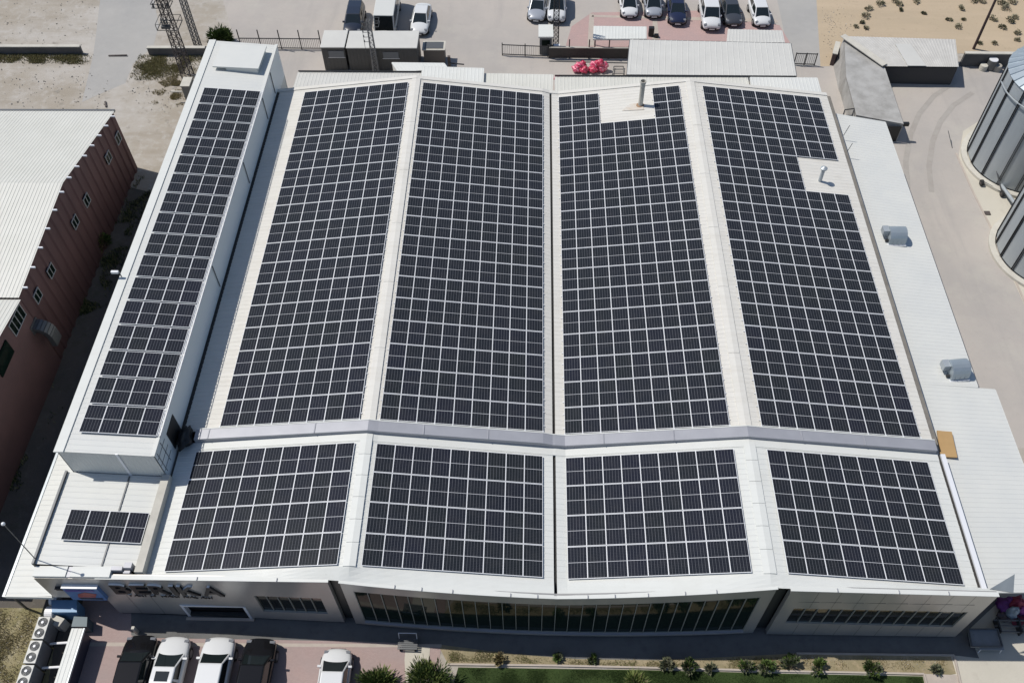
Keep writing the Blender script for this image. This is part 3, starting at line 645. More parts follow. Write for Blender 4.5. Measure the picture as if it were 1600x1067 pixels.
tilted(-27.13, az(-27.13) + .17, -22.88, az(-22.88) + .17, 4, 16, -2.05, 1.93, lambda r, c: f'dark solar panel, {ORD[r]} row, {NTH[c]} from left, on the tall narrow side roof', 'solar panels of the side roof')
tilted(-27.33, lz(-27.33) + .17, -23.07, lz(-23.07) + .17, 4, 1, -7.38, 1.80, lambda r, c: f'dark solar panel, {NTH[c]} from left in the single row on the low corner roof', 'solar panels of the corner roof')
def area(s):
    P = []
    for dx, dy in ((-.5, -.87), (.5, -.87), (.5, .87), (-.5, .87)):
        p = Vector((s[0] + dx, s[1] + dy, s[2] + dx * math.tan(s[3]))) - CP; d = p.dot(fw); P.append((p.dot(RT) / d, p.dot(UP) / d))
    return abs(sum(P[i][0] * P[(i + 1) % 4][1] - P[(i + 1) % 4][0] * P[i][1] for i in range(4)))
slots.sort(key=area, reverse=True)
def pmat(s):
    rr = random.Random(hash((round(s[0], 2), round(s[1], 2))) & 0xffff)
    return Matrix.Translation((s[0], s[1], s[2])) @ Matrix.Rotation(-s[3] + rr.gauss(0, .0016), 4, 'Y') @ Matrix.Rotation(rr.gauss(0, .0022), 4, 'X')
proto = None
for s in slots[:300]:
    if proto is None:
        proto = thing('solar_panel', s[4], 'solar panel', group=s[5])
        a, b = MB(), MB(); frame_glass(a, b, Matrix())
        a.build('frame', FRAME, proto, local=True); b.build('cell_glass', PGLASS, proto, local=True)
        o = proto
    else:
        o = copy_tree(proto); o['label'] = s[4]; o['group'] = s[5]
    o.matrix_world = pmat(s)
a = MB()
for s in slots[300:]:
    g = MB(); f = MB(); frame_glass(f, g, pmat(s))
    a.cur = 0; a.raw(f.v, f.f); a.cur = 1; i = len(a.f); a.raw(g.v, g.f); a.uv[i] = g.uv[0]
far = a.build('solar_panel_field', [FRAME, PGLASS]); far['kind'] = 'stuff'
tag(far, 'farther rows of dark solar panels covering the main hall roof', 'solar panels')
# mounting rails that show between and beside the rows
def rails(k, xl, zl, xr, zr, n, lab):
    mb = MB(); sl_ = (zr - zl) / (xr - xl)
    for r in range(17):
        if k == 2 and r in (15, 16): segs = [(0, 3), (7, 9)]
        elif k == 3 and r in (11, 12): segs = [(0, 6)]
        else: segs = [(0, n)]
        for f in (.24, .76):
            y = (r + f) * PD
            for c0, c1 in segs:
                xa, xb = xl + (xr - xl) * c0 / n - .09, xl + (xr - xl) * c1 / n + .09
                mb.bar((xa, y, zl - .07 + (xa - xl) * sl_), (xb, y, zl - .07 + (xb - xl) * sl_), .05, .05)
    tag(mb.build('mounting_rails', ALU), lab, 'rails')
for k, (xl, zl, xr, zr, n) in enumerate(mains): rails(k, xl, zl, xr, zr, n, 'aluminium rails under the ' + MN[k] + ' main array' + ('' if k in (0, 3) else ' from left'))
# ladder-like cable tray along the edge of the tall narrow roof
mb = MB()
for x in (-22.80, -22.66): mb.box(x - .015, x + .015, -2.0, 28.8, 2.60, 2.64)
for k in range(60):
    y = -1.9 + k * .515; mb.bar((-22.80, y, 2.615), (-22.66, y + .26, 2.615), .03, .02); mb.bar((-22.66, y + .26, 2.615), (-22.80, y + .5, 2.615), .03, .02)
tag(mb.build('cable_tray', ALU), 'white lattice cable tray along the right edge of the tall narrow roof', 'cable tray')
# conduits along the low ends of the main arrays
for k, (xl, zl, xr, zr, n) in enumerate(mains):
    mb = MB(); mb.tube((xl, -.10, zl + .02), (xr, -.10, zr + .02), .028, 6)
    for i in range(n + 1):
        x = xl + (xr - xl) * i / n; z = zl + (zr - zl) * i / n; mb.box(x - .03, x + .03, -.14, .03, z - .08, z + .05)
    tag(mb.build('conduit', ALU), 'thin pale conduit with clips along the near end of the ' + MN[k] + ' main array' + ('' if k in (0, 3) else ' from left'), 'conduit')

# ------------------------------------------------------------------ things on the roofs
ch = thing('chimney', 'slim round steel chimney standing in the notch of the third main array', 'chimney', (6.35, 29.7, .64))
mb = MB(); mb.lathe([(.20, 0), (.185, .05), (.185, 1.9), (.20, 1.9), (.20, 2.25), (.235, 2.25), (.235, 2.42), (.19, 2.42), (.19, 2.1)], (6.35, 29.7, .5), 20, False); mb.build('pipe', CONCPALE, ch, smooth=False)
mb = MB(); mb.lathe([(.34, 0), (.30, .06), (.2, .12)], (6.35, 29.7, .62), 20, False); mb.build('base_collar', mat('rust_stain', (.38, .24, .14), .8, c2=(.22, .13, .08), vscale=4), ch)
mb = MB(); mb.face([(4.9, 29.2, rz(MROOF, 4.9) + .042), (6.6, 29.1, rz(MROOF, 6.6) + .042), (6.5, 30.0, rz(MROOF, 6.5) + .042), (5.5, 29.9, rz(MROOF, 5.5) + .042)])
mb.build('rust_patch', mat('rust_wash', (.50, .42, .33), .7, c2=(.55, .53, .49), vscale=1.6), ch)
ch = thing('chimney', 'short vent pipe with cap in the notch of the rightmost main array', 'vent pipe', (18.93, 21.75, .1))
mb = MB(); mb.lathe([(.13, 0), (.13, 1.15)], (18.93, 21.75, .0), 16); mb.build('pipe', GALV, ch)
mb = MB(); mb.lathe([(.24, 1.2), (.25, 1.28), (.05, 1.42)], (18.93, 21.75, .05), 16); mb.build('cap', GALV, ch)
mb = MB()
for a in (0, 2.1, 4.2): mb.box(18.93 + .12 * math.cos(a) - .015, 18.93 + .12 * math.cos(a) + .015, 21.75 + .12 * math.sin(a) - .015, 21.75 + .12 * math.sin(a) + .015, 1.1, 1.28)
mb.build('cap_strut', GALV, ch)
def vent_hood(loc, rz_, label):
    t = thing('vent_hood', label, 'roof vent', loc, group='vent hoods on the right lean-to roof')
    mb = MB(); n = 9; W, Rr = 1.15, .62; pr = [(-.66, 0)] + [(-Rr * math.cos(a), .38 + Rr * math.sin(a)) for a in [i * math.pi / n for i in range(n + 1)]] + [(.66, 0)]
    vs = [(-W / 2, y, z) for y, z in pr] + [(W / 2, y, z) for y, z in pr]; k = len(pr)
    mb.raw(vs, [(i, i + k, i + 1 + k, i + 1) for i in range(k - 1)] + [tuple(range(k)), tuple(range(2 * k - 1, k - 1, -1))]); mb.build('casing', GALVROOF, t, local=True)
    mb = MB(); mb.box(-W / 2 - .06, W / 2 + .06, -.74, .74, 0, .07); mb.build('curb', ALU, t, local=True)
    mb = MB(); mb.box(-W / 2 - .42, -W / 2 - .01, -.1, .45, .42, .86); mb.build('motor_box', GALV, t, local=True)
    mb = MB(); mb.box(-W / 2 - .22, -W / 2 - .006, -.45, -.30, .15, .3); mb.build('bracket', BLACK, t, local=True)
    mb = MB(); 
    for x in (-.3, .0, .3): mb.box(x - .015, x + .015, -.675, -.66, .08, .36)
    mb.build('front_seam', GALV, t, local=True)
    t.rotation_euler = (0, 0, rz_); return t
p = atz((1398, 372), -1.1); vent_hood((p.x, p.y, -1.18), 0.0, 'grey arched vent hood with side motor box, farther of the two on the right roof')
p = atz((1493, 580), -1.2); vent_hood((p.x, p.y, -1.30), 0.12, 'grey arched vent hood nearer the camera at the corner of the right roof')
bp_ = [atz(q_, -.99) for q_ in ((1469, 715), (1495, 716), (1486, 676), (1463, 674))]
mb = MB(); mb.prism([v + Vector((0, 0, .12)) for v in bp_], .09); tag(mb.build('board', mat('plywood', (.42, .27, .12), .8, c2=(.36, .23, .10), vscale=1.5)), 'tan plywood board lying flat on the right lean-to roof', 'board')
for px, lab in (((1322, 240), 'nearer thin grey antenna spike standing on the hall eave beside the right lean-to'), ((1318, 212), 'farther thin grey antenna spike standing on the hall eave beside the right lean-to')):
    p = atz(px, -.6); mb = MB(); mb.tube(p, p + Vector((.25, .1, .9)), .025); tag(mb.build('antenna_spike', STEELGREY), lab, 'antenna')
ccam = thing('security_camera', 'small white security camera on the left parapet of the tall narrow roof', 'camera', (-28.0, 9.5, 3.0))
mb = MB(); mb.tube((-28.0, 9.5, 2.95), (-28.0, 9.5, 3.35), .04); mb.build('post', STEELGREY, ccam)
mb = MB(); mb.box(-28.5, -28.05, 9.42, 9.58, 3.3, 3.46); mb.build('housing', ALU, ccam)
mast = thing('lamp_mast', 'thin tall mast with round white lamp rising from the front left corner block', 'lamp mast', (-28.34, -8.5, .3))
mb = MB(); mb.tube((-28.34, -8.5, .3), (-28.2, -8.45, 4.65), .028, 8, .022); mb.build('pole', STEELGREY, mast)
mb = MB(); mb.lathe([(.03, 0), (.08, .03), (.10, .09), (.08, .15), (.03, .18)], (-28.2, -8.45, 4.6), 16); mb.build('lamp', ALU, mast, smooth=True)
mb = MB(); mb.box(-28.42, -28.2, -8.62, -8.4, .28, .4); mb.build('base', BLACK, mast)

# ------------------------------------------------------------------ sign on the left cladding
def letter(ch_, x, z, size, y, depth, parent, name, m, bold=.0, xs=1.0, tw=None):
    cu = bpy.data.curves.new('txt', 'FONT'); cu.body = ch_; cu.size = 1.0; cu.extrude = depth / 2; cu.offset = bold; cu.resolution_u = 4
    to = bpy.data.objects.new('txt', cu); col.objects.link(to); dg = bpy.context.evaluated_depsgraph_get(); dg.update()
    me = bpy.data.meshes.new_from_object(to.evaluated_get(dg)); bpy.data.objects.remove(to)
    xsv = [v.co.x for v in me.vertices]; x0, x1 = min(xsv), max(xsv)
    off = parent.location
    if tw: xs = tw / (x1 - x0) / size
    for v in me.vertices: v.co = Vector((x + (v.co.x - x0) * size * xs, y - v.co.z - depth / 2, z + v.co.y * size)) - off
    me.materials.clear(); me.materials.append(m); me.materials.append(WHITE_SUNTOP)
    zt_ = max(v.co.z for v in me.vertices)
    for p in me.polygons: p.material_index = 1 if (p.normal.z > .5 and p.center.z > zt_ - .22 * size) else 0  # upward edges near the top whitened as painted sunlight
    me.update(); o = bpy.data.objects.new(name, me); col.objects.link(o); o.parent = parent
    return (x1 - x0) * size * xs
sg = thing('letter_sign', 'raised black sign letters on the left grey cladding above the roller door', 'sign', (-21.3, -9.43, -1.2))
x = -24.45
widths = {'B': .92, 'E': .84, 'R': .95, 'I': .26, 'K': 1.0, 'A': 1.15}
for c_ in 'BERIKA':
    letter(c_, x, -1.46, 1.72, yl(x) - .01, .12, sg, 'letter', LETTER, .02, tw=widths[c_]); x += widths[c_] + .17
x = -23.95
sub = 'TARIM MAKINALARI'
tot = 4.9; step = tot / len(sub)
for c_ in sub:
    if c_ != ' ': letter(c_, x, -1.99, .42, yl(x) - .01, .05, sg, 'small_letter', LETTER, .01, 1.0)
    x += step
lg = thing('logo_sign', 'blue and red logo panel on the front left corner of the grey cladding', 'sign', (-26, -9.43, -1.3))
mb = MB(); mb.box(-27.05, -25.15, -9.62, -9.402, -2.15, -.55); mb.build('panel', mat('sign_blue', (.09, .20, .42), .4, c2=(.07, .15, .34), vscale=2), lg)
mb = MB(); mb.box(-27.07, -25.13, -9.64, -9.402, -.55, -.50); mb.build('top_edge', WHITE_SUNTOP, lg)
mb = MB(); mb.prism([(-26.5, -9.625, -1.55), (-25.7, -9.625, -1.55), (-25.45, -9.625, -1.2), (-26.2, -9.625, -1.2)], .001)
mb.v = []; mb.f = []; mb.mi = []
mb.raw([(-26.6, -9.635, -1.75), (-25.65, -9.635, -1.75), (-25.4, -9.635, -1.25), (-26.0, -9.635, -1.05), (-26.45, -9.635, -1.3)], [(0, 1, 2, 3, 4)]); mb.build('red_mark', mat('sign_red', (.30, .06, .06), .4), lg)
mb = MB(); mb.raw([(-26.5, -9.64, -2.0), (-25.3, -9.64, -2.0), (-25.3, -9.64, -1.82), (-26.6, -9.64, -1.82)], [(0, 1, 2, 3)]); mb.build('dark_mark', LETTER, lg)
mb = MB(); mb.raw([(-26.95, -9.64, -.95), (-25.4, -9.64, -.95), (-25.4, -9.64, -.72), (-26.95, -9.64, -.72)], [(0, 1, 2, 3)]); mb.build('purple_band', mat('sign_violet', (.08, .06, .28), .4), lg)
mb = MB(); mb.box(-27.55, -27.08, -9.58, -9.402, -.86, -.80); mb.box(-27.5, -27.1, -9.57, -9.402, -1.0, -.87); mb.build('side_bracket', LETTER, lg)

# ------------------------------------------------------------------ red works on the left
cb = G((215, 262)); LX = cb.x
def lpt(p, x=None): return atx(p, LX if x is None else x)
yb_, yr_, ye_ = cb.y, lpt((96, 287)).y, lpt((27, 466)).y
zb_, zr_, ze_ = lpt((174, 181)).z, lpt((96, 287)).z, lpt((27, 466)).z
red = thing('works_hall', 'dark maroon sheet metal works hall with a cream gable roof beside the alley', 'works hall', (LX, 18, gz(LX)))
mb = MB(); D = -24
mb.raw([(LX, yb_, gz(LX) - .2), (LX, yb_, zb_), (LX, yr_, zr_), (LX, ye_, ze_), (LX, ye_, gz(LX) - .2)], [(0, 1, 2, 3, 4)])
mb.raw([(LX + D, yb_, gz(LX) - .2), (LX, yb_, gz(LX) - .2), (LX, yb_, zb_), (LX + D, yb_, zb_)], [(0, 1, 2, 3)])
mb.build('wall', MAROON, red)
mb = MB()        # vertical ribs of the wall sheet
yy = ye_ + .25
while yy < yb_ - .1:
    zt = (zr_ + (zb_ - zr_) * (yy - yr_) / (yb_ - yr_)) if yy > yr_ else (ze_ + (zr_ - ze_) * (yy - ye_) / (yr_ - ye_))
    mb.hexa([(LX + .001, yy - .22, gz(LX)), (LX + .10, yy - .12, gz(LX)), (LX + .10, yy + .12, gz(LX)), (LX + .001, yy + .22, gz(LX))], [(LX + .001, yy - .22, zt - .03), (LX + .10, yy - .12, zt - .03), (LX + .10, yy + .12, zt - .03), (LX + .001, yy + .22, zt - .03)])
    yy += .95
mb.build('wall_ribs', MAROON, red)
mb = MB()
mb.ribs((LX + .12, yb_ + .1, zb_ + .05), (LX + .12, yr_, zr_ + .05), (LX + D, yr_, zr_ + .05), (LX + D, yb_ + .1, zb_ + .05), .25, .04, .05)
mb.ribs((LX + .12, ye_, ze_ + .05), (LX + .12, yr_, zr_ + .05), (LX + D, yr_, zr_ + .05), (LX + D, ye_, ze_ + .05), .25, .04, .05)
mb.build('roof', CREAM, red)
mb = MB(); mb.bar((LX + .1, yb_ + .16, zb_), (LX + D, yb_ + .16, zb_), .22, .16); mb.build('rear_gutter', STEELGREY, red)
for p0, p1, k in (((yb_, zb_), (yr_, zr_), 7), ((yr_, zr_), (ye_, ze_), 6)):
    for i in range(k):
        f = (i + .5) / k; y, z = p0[0] + (p1[0] - p0[0]) * f, p0[1] + (p1[1] - p0[1]) * f
        mb = MB(); mb.box(LX + .11, LX + .42, y - .05, y + .05, z - .02, z + .08); mb.build('verge_bracket', ALU, red)
def win(px, w_, h_, cols):
    w_ *= .85; h_ *= .85
    c = lpt(px); mb = MB(); mb.box(LX + .02, LX + .125, c.y - w_ / 2, c.y + w_ / 2, c.z - h_ / 2, c.z + h_ / 2); wo = mb.build('window', GLASS, red)
    mb = MB(); f = .035
    mb.box(LX + .10, LX + .17, c.y - w_ / 2 - f, c.y + w_ / 2 + f, c.z + h_ / 2, c.z + h_ / 2 + f); mb.box(LX + .10, LX + .17, c.y - w_ / 2 - f, c.y + w_ / 2 + f, c.z - h_ / 2 - f, c.z - h_ / 2)
    for i in range(cols + 1):
        y = c.y - w_ / 2 + w_ * i / cols; mb.box(LX + .101, LX + .165, y - f / 2, y + f / 2, c.z - h_ / 2, c.z + h_ / 2)
    mb.build('frame', mat('window_frame_grey', (.38, .38, .37), .5), wo)
for p in ((182, 216), (167, 246), (133, 313), (115, 347), (77, 423), (56, 462)): win(p, .95, .85, 2)
win((24, 500), 2.1, 1.2, 4)
LX2 = LX + .05
ann2 = thing('works_annex', 'dull pink plastered front section of the red works with a lower cream roof', 'works hall', (LX2, 2, gz(LX2)))
za2, zb2 = atx((26, 468), LX2).z - .1, atx((0, 506), LX2)
mb = MB()
mb.raw([(LX2 + .06, ye_ - .02, gz(LX) - .2), (LX2 + .06, ye_ - .02, ze_ - .05), (LX2 + .06, ye_ - 6.5, ze_ + .6), (LX2 + .06, ye_ - 16, ze_ - .6), (LX2 + .06, ye_ - 16, gz(LX) - .2)], [(0, 1, 2, 3, 4)])
mb.raw([(LX2 + .06, ye_ - .02, gz(LX)), (LX2 - 20, ye_ - .02, gz(LX)), (LX2 - 20, ye_ - .02, ze_ - .05), (LX2 + .06, ye_ - .02, ze_ - .05)], [(0, 1, 2, 3)])
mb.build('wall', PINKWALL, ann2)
mb = MB(); mb.ribs((LX2 + .2, ye_ - .1, ze_ - .02), (LX2 + .2, ye_ - 6.5, ze_ + .66), (LX2 - 20, ye_ - 6.5, ze_ + .66), (LX2 - 20, ye_ - .1, ze_ - .02), .25, .04, .05)
mb.ribs((LX2 + .2, ye_ - 16, ze_ - .55), (LX2 + .2, ye_ - 6.5, ze_ + .66), (LX2 - 20, ye_ - 6.5, ze_ + .66), (LX2 - 20, ye_ - 16, ze_ - .55), .25, .04, .05)
mb.build('roof', CREAM, ann2)
c = atx((4, 560), LX2); mb = MB(); mb.box(LX2 + .05, LX2 + .13, c.y - 1, c.y + 1, c.z - .6, c.z + .6); mb.build('window', GLASS, ann2)
du = thing('wall_duct', 'grey curved duct hood hanging on the wall of the red works', 'duct', (LX + .3, lpt((56, 507)).y, lpt((56, 507)).z - 1))
c = lpt((50, 507)); mb = MB(); n = 6; pts = [Vector((LX + .15 + .8 * math.sin(a), c.y, c.z - .9 + .8 * math.cos(a))) for a in [i * 1.5 / n for i in range(n + 1)]] + [Vector((LX + .95, c.y, c.z - 1.7))]
for a, b in zip(pts[:-1], pts[1:]): mb.bar(a, b + (b - a) * .05, .85, .34, (1, 0, .1))
mb.build('casing', STEELGREY, du)
mb = MB(); mb.box(LX + .02, LX + .16, c.y - .5, c.y + .5, c.z - .5, c.z + .2); mb.build('wall_plate', STEELGREY, du)

# ------------------------------------------------------------------ low boundary walls
def lowwall(name, label, a, b, h, m, cap, th=.25):
    A, B = G(a), G(b); t = thing(name, label, 'wall', ((A.x + B.x) / 2, (A.y + B.y) / 2, gz((A.x + B.x) / 2)))
    mb = MB(); z = Vector((0, 0, h / 2)); mb.bar(A + z, B + z, th, h); mb.build('wall_body', m, t)
    mb = MB(); z = Vector((0, 0, h + .05)); mb.bar(A + z, B + z, th + .12, .09); mb.build('coping', cap, t)
    return t
GREYW = mat('grey_render', (.17, .16, .15), .9, c2=(.12, .115, .11), vscale=2)
lowwall('boundary_wall', 'low grey boundary wall with pale coping left of the road at far left', (-60, 84), (130, 84), .75, GREYW, CONCPALE)
lowwall('boundary_wall', 'low grey boundary wall with pale coping behind the lattice mast', (234, 86), (324, 86), .75, GREYW, CONCPALE)
lowwall('boundary_wall', 'dark grey boundary wall between the concrete shed and the silo', (1499, 103), (1590, 104), 1.35, mat('dark_render', (.10, .10, .10), .9, c2=(.075, .075, .075), vscale=2), CONCPALE)
lowwall('boundary_wall', 'short dark wall stub with pale top at the corner of the concrete shed', (1299, 103), (1304, 84), 1.2, mat('brown_render', (.10, .07, .065), .9, c2=(.07, .05, .05), vscale=2), CONCPALE, .35)

# ------------------------------------------------------------------ fences and gates
def fence(label, pxs, h, posts, m=STEELDARK, tall=0, name='railing_fence', cat='fence'):
    A, B = G(pxs[0]), G(pxs[1]); L = (B - A).length; n = int(L / .17); t = thing(name, label, cat, ((A.x + B.x) / 2, (A.y + B.y) / 2, gz((A.x + B.x) / 2)))
    mb = MB()
    for i in range(n + 1):
        p = A.lerp(B, i / n); mb.box(p.x - .012, p.x + .012, p.y - .012, p.y + .012, p.z + .12, p.z + h)
    mb.build('pickets', m, t)
    for z in (.14, h):
        mb = MB(); mb.bar(A + Vector((0, 0, z)), B + Vector((0, 0, z)), .06, .07); mb.build('rail', m, t)
    for i in range(posts + 1):
        p = A.lerp(B, i / posts); mb = MB(); mb.box(p.x - .04, p.x + .04, p.y - .04, p.y + .04, p.z, p.z + h + (.08 if not tall else tall)); mb.build('post', m, t)
    return t
fence('dark picket railing left of the two dark containers', ((378, 77), (503, 78)), 1.15, 4, tall=.9)
fence('dark picket railing left of the guard hut', ((785, 87), (856, 90)), 1.15, 2, tall=.2)
fence('dark picket gate leaf at the lane right of the big flat shed', ((1240, 102), (1272, 103)), 1.25, 2, name='picket_gate', cat='gate')
t = thing('sliding_gate', 'dark brown sliding gate of solid panels beside the guard hut', 'gate', (3, 44.6, -5.5))
A, B = G((858, 92)), G((981, 93))
mb = MB(); mb.bar(A + Vector((0, 0, .62)), B + Vector((0, 0, .62)), .05, 1.05)
for i in range(24):
    p = A.lerp(B, (i + .5) / 24); mb.box(p.x - .02, p.x + .02, p.y - .06, p.y - .026, p.z + .12, p.z + 1.12)
mb.build('panel', mat('gate_brown', (.045, .04, .038), .6), t)
mb = MB(); mb.bar(A + Vector((0, 0, 1.19)), B + Vector((0, 0, 1.19)), .09, .08); mb.build('top_rail', CONCPALE, t)
for i in range(5):
    p = A.lerp(B, i / 4); mb = MB(); mb.box(p.x - .05, p.x + .05, p.y + .03, p.y + .13, p.z, p.z + (2.0 if i in (1, 3, 2) else 1.4)); mb.build('post', STEELDARK, t)
mb = MB(); mb.bar(G((858, 96), .03), G((984, 99), .03), .1, .06); tag(mb.build('gate_rail', STEELGREY), 'steel floor rail on the concrete before the brown sliding gate', 'rail')
hut = thing('guard_hut', 'small grey guard hut with a white flat roof beside the sliding gate', 'hut', (-.4, 45.6, -5.4))
hx0, hx1 = G((843, 88)).x, G((862, 88)).x; hy = G((850, 86)).y
mb = MB(); mb.box(hx0, hx1, hy, hy + 1.6, gz(0), gz(0) + 1.9); mb.build('wall', mat('hut_grey', (.13, .135, .14), .6), hut)
mb = MB(); mb.box(hx0 - .12, hx1 + .12, hy - .15, hy + 1.8, gz(0) + 1.9, gz(0) + 2.05); mb.build('roof', WHITE, hut)
mb = MB(); mb.box(hx0 + .2, hx1 - .2, hy - .02, hy + .02, gz(0) + .9, gz(0) + 1.6); mb.build('window', GLASS, hut)
mb = MB(); mb.box(hx1 + .15, hx1 + .75, hy - .3, hy, gz(0) + .5, gz(0) + 1.2); mb.build('control_box', ALU, hut)
for lab, (p0, p1, p2, p3), h in (('wide white flat car-port canopy standing behind the sliding gate', ((927, 61), (1010, 61), (1010, 42), (928, 41)), 2.0), ('white flat canopy at the right end of the rose paving', ((1136, 66), (1226, 67), (1222, 48), (1138, 46)), 2.0)):
    P = [G(p, h) for p in (p0, p1, p2, p3)]; c = sum(P, Vector()) / 4; t = thing('carport', lab, 'canopy', (c.x, c.y, gz(c.x)))
    mb = MB(); mb.ribs(P[0], P[3], P[2], P[1], .3, .03, .05); mb.build('roof', WHITE if 'wide' in lab else GREYSHEET, t)
    mb = MB()
    for i in range(4): mb.bar(P[i] - Vector((0, 0, .09)), P[(i + 1) % 4] - Vector((0, 0, .09)), .06, .14)
    mb.build('edge_trim', WHITE, t)
    for p in P:
        q = p.lerp(c, .08); mb = MB(); mb.box(q.x - .05, q.x + .05, q.y - .05, q.y + .05, gz(q.x), q.z - .1); mb.build('post', STEELGREY, t)
mb = MB(); q = G((1013, 58)); mb.box(q.x, q.x + .5, q.y, q.y + .4, q.z, q.z + .9); mb.box(q.x + .55, q.x + .95, q.y - .2, q.y + .1, q.z, q.z + .3); tag(mb.build('bin', BLACK), 'small black bin on the rose paving beside the wide canopy', 'bin')

# ------------------------------------------------------------------ site containers
CONT = mat('container_grey', (.085, .085, .082), .55, c2=(.07, .07, .068), vscale=1.2)
def container(x0, x1, y0, y1, h, label):
    zg = gz((x0 + x1) / 2); t = thing('site_container', label, 'container', ((x0 + x1) / 2, (y0 + y1) / 2, zg), group='site containers by the fence')
    mb = MB(); mb.box(x0, x1, y0, y1, zg, zg + h); 
    k = int((x1 - x0) / .3)
    for i in range(k):
        x = x0 + (i + .5) * (x1 - x0) / k; mb.box(x - .05, x + .05, y0 - .03, y0 - .002, zg + .15, zg + h - .15)
    mb.build('wall', CONT, t)
    mb = MB(); mb.box(x0 - .06, x1 + .06, y0 - .08, y1 + .08, zg + h + .002, zg + h + .12); o = mb.build('roof', GREYSHEET, t); bevel_mod(o, .04)
    mb = MB(); xm = x0 + (x1 - x0) * .62; mb.box(xm - .7, xm + .7, y0 - .06, y0 - .032, zg + 1.45, zg + 2.1); w_ = mb.build('window', mat('shutter_grey', (.16, .17, .18), .5), t)
    mb = MB(); mb.box(xm - .78, xm + .78, y0 - .07, y0 - .061, zg + 1.40, zg + 1.445); mb.build('sill', ALU, w_)
b1 = G((508.7, 110)); b2 = G((546, 112)); b3 = G((655, 114))
container(b1.x, b2.x - .12, b1.y - .02, b1.y + 2.45, 2.4, 'short dark grey site container with a pale roof beside the picket railing')
container(b2.x + .1, b3.x, b1.y - .02, b1.y + 2.45, 2.45, 'long dark grey site container with a pale roof behind the thin lattice mast')
t = thing('machine_box', 'small grey open box structure on posts at the right end of the long container', 'machine box', (b3.x + 1.2, b3.y + 1.6, gz(b3.x)))
mb = MB(); mb.box(b3.x + .4, b3.x + 2.3, b3.y + 1.3, b3.y + 2.5, gz(b3.x), gz(b3.x) + 1.5); mb.build('body', mat('box_brown', (.16, .14, .12), .8), t)
mb = MB(); mb.box(b3.x + .3, b3.x + 2.4, b3.y + 1.2, b3.y + 2.6, gz(b3.x) + 1.5, gz(b3.x) + 1.58); mb.build('lid', CONCPALE, t)
mb = MB(); mb.box(b3.x + .5, b3.x + 2.2, b3.y + 1.4, b3.y + 2.4, gz(b3.x) + 1.582, gz(b3.x) + 1.62); mb.build('hatch', STEELGREY, t)
bx, by = b3.x + 2.6, b3.y + .9; t = thing('barrier_gate', 'dark barrier post with a short horizontal arm right of the long container', 'barrier', (bx, by, gz(bx)))
mb = MB(); mb.box(bx, bx + .25, by, by + .25, gz(bx), gz(bx) + 1.1); mb.build('post', RUSTY, t)
mb = MB(); mb.tube((bx + .1, by - .05, gz(bx) + .5), (bx + 1.5, by - .05, gz(bx) + .35), .06); mb.build('arm', STEELDARK, t)

# ------------------------------------------------------------------ lattice masts and poles
def lattice(label, base, H, w0, w1, m, top=None, r=.035, secs=14, leg_r=None):
    base = Vector(base); t = thing('lattice_mast', label, 'lattice mast', base); leg_r = leg_r or r * 1.5
    def cr(f, sx, sy): ww = (w0 + (w1 - w0) * f) / 2; return base + Vector((sx * ww, sy * ww, H * f))
    for sx, sy in ((-1, -1), (1, -1), (1, 1), (-1, 1)):
        mb = MB(); mb.tube(cr(0, sx, sy), cr(1, sx, sy), leg_r, 5); mb.build('leg', m, t)
    mb = MB(); C4 = ((-1, -1), (1, -1), (1, 1), (-1, 1))
    for i in range(secs):
        f0, f1 = i / secs, (i + 1) / secs
        for k in range(4):
            a, b = C4[k], C4[(k + 1) % 4]
            mb.tube(cr(f0, *a), cr(f1, *b), r * .7, 4); mb.tube(cr(f0, *b), cr(f1, *a), r * .7, 4); mb.tube(cr(f1, *a), cr(f1, *b), r * .7, 4)
    mb.build('bracing', m, t)
    return t
tb = (G((287, 116)) + G((302, 125))) / 2
t = lattice('tall dark lattice power mast with platform at the far left corner', (tb.x, tb.y, gz(tb.x)), 11.5, .85, .5, RUSTY, r=.035, secs=16)
pz = aty((250, 40), tb.y).z
mb = MB()
fx0, fx1, fy0, fy1 = tb.x - .95, tb.x + .85, tb.y - .75, tb.y + .75
for a, b in (((fx0, fy0), (fx1, fy0)), ((fx1, fy0), (fx1, fy1)), ((fx1, fy1), (fx0, fy1)), ((fx0, fy1), (fx0, fy0))):
    mb.tube((*a, pz), (*b, pz), .04, 5); mb.tube((*a, pz + .55), (*b, pz + .55), .025, 5)
    mb.tube((*a, pz), (*a, pz + .55), .03, 5)
mb.build('platform_frame', STEELDARK, t)
mb = MB()
for k in range(3):
    x = tb.x - .45 + k * .22; mb.lathe([(.05, 0), (.08, .1), (.05, .2), (.08, .3), (.05, .4), (.08, .5), (.03, .7)], (x, tb.y - .45, pz + .25), 8)
mb.box(tb.x - .6, tb.x + .15, tb.y - .6, tb.y - .3, pz + .02, pz + .24); mb.build('insulators', STEELGREY, t)
mb = MB()
for z in (pz + 2.0, pz + 2.35):
    for a, b in (((-.8, -.6), (.7, -.6)), ((.7, -.6), (.7, .5)), ((.7, .5), (-.8, .5)), ((-.8, .5), (-.8, -.6))): mb.tube((tb.x + a[0], tb.y + a[1], z), (tb.x + b[0], tb.y + b[1], z), .035, 5)
for k in range(4): mb.lathe([(.05, 0), (.09, .1), (.05, .2), (.09, .3), (.05, .45)], (tb.x - .6 + k * .4, tb.y - .6, pz + 2.0), 8)
mb.build('cross_arm', STEELDARK, t)
tb = G((310, 74)); lattice('slender grey lattice mast beyond the low wall at far left', (tb.x, tb.y, gz(tb.x)), 10, .5, .42, STEELGREY, r=.028, secs=22)
tb = G((590, 110)); tb.y -= .75; H3 = aty((574, 32), tb.y).z - gz(tb.x)
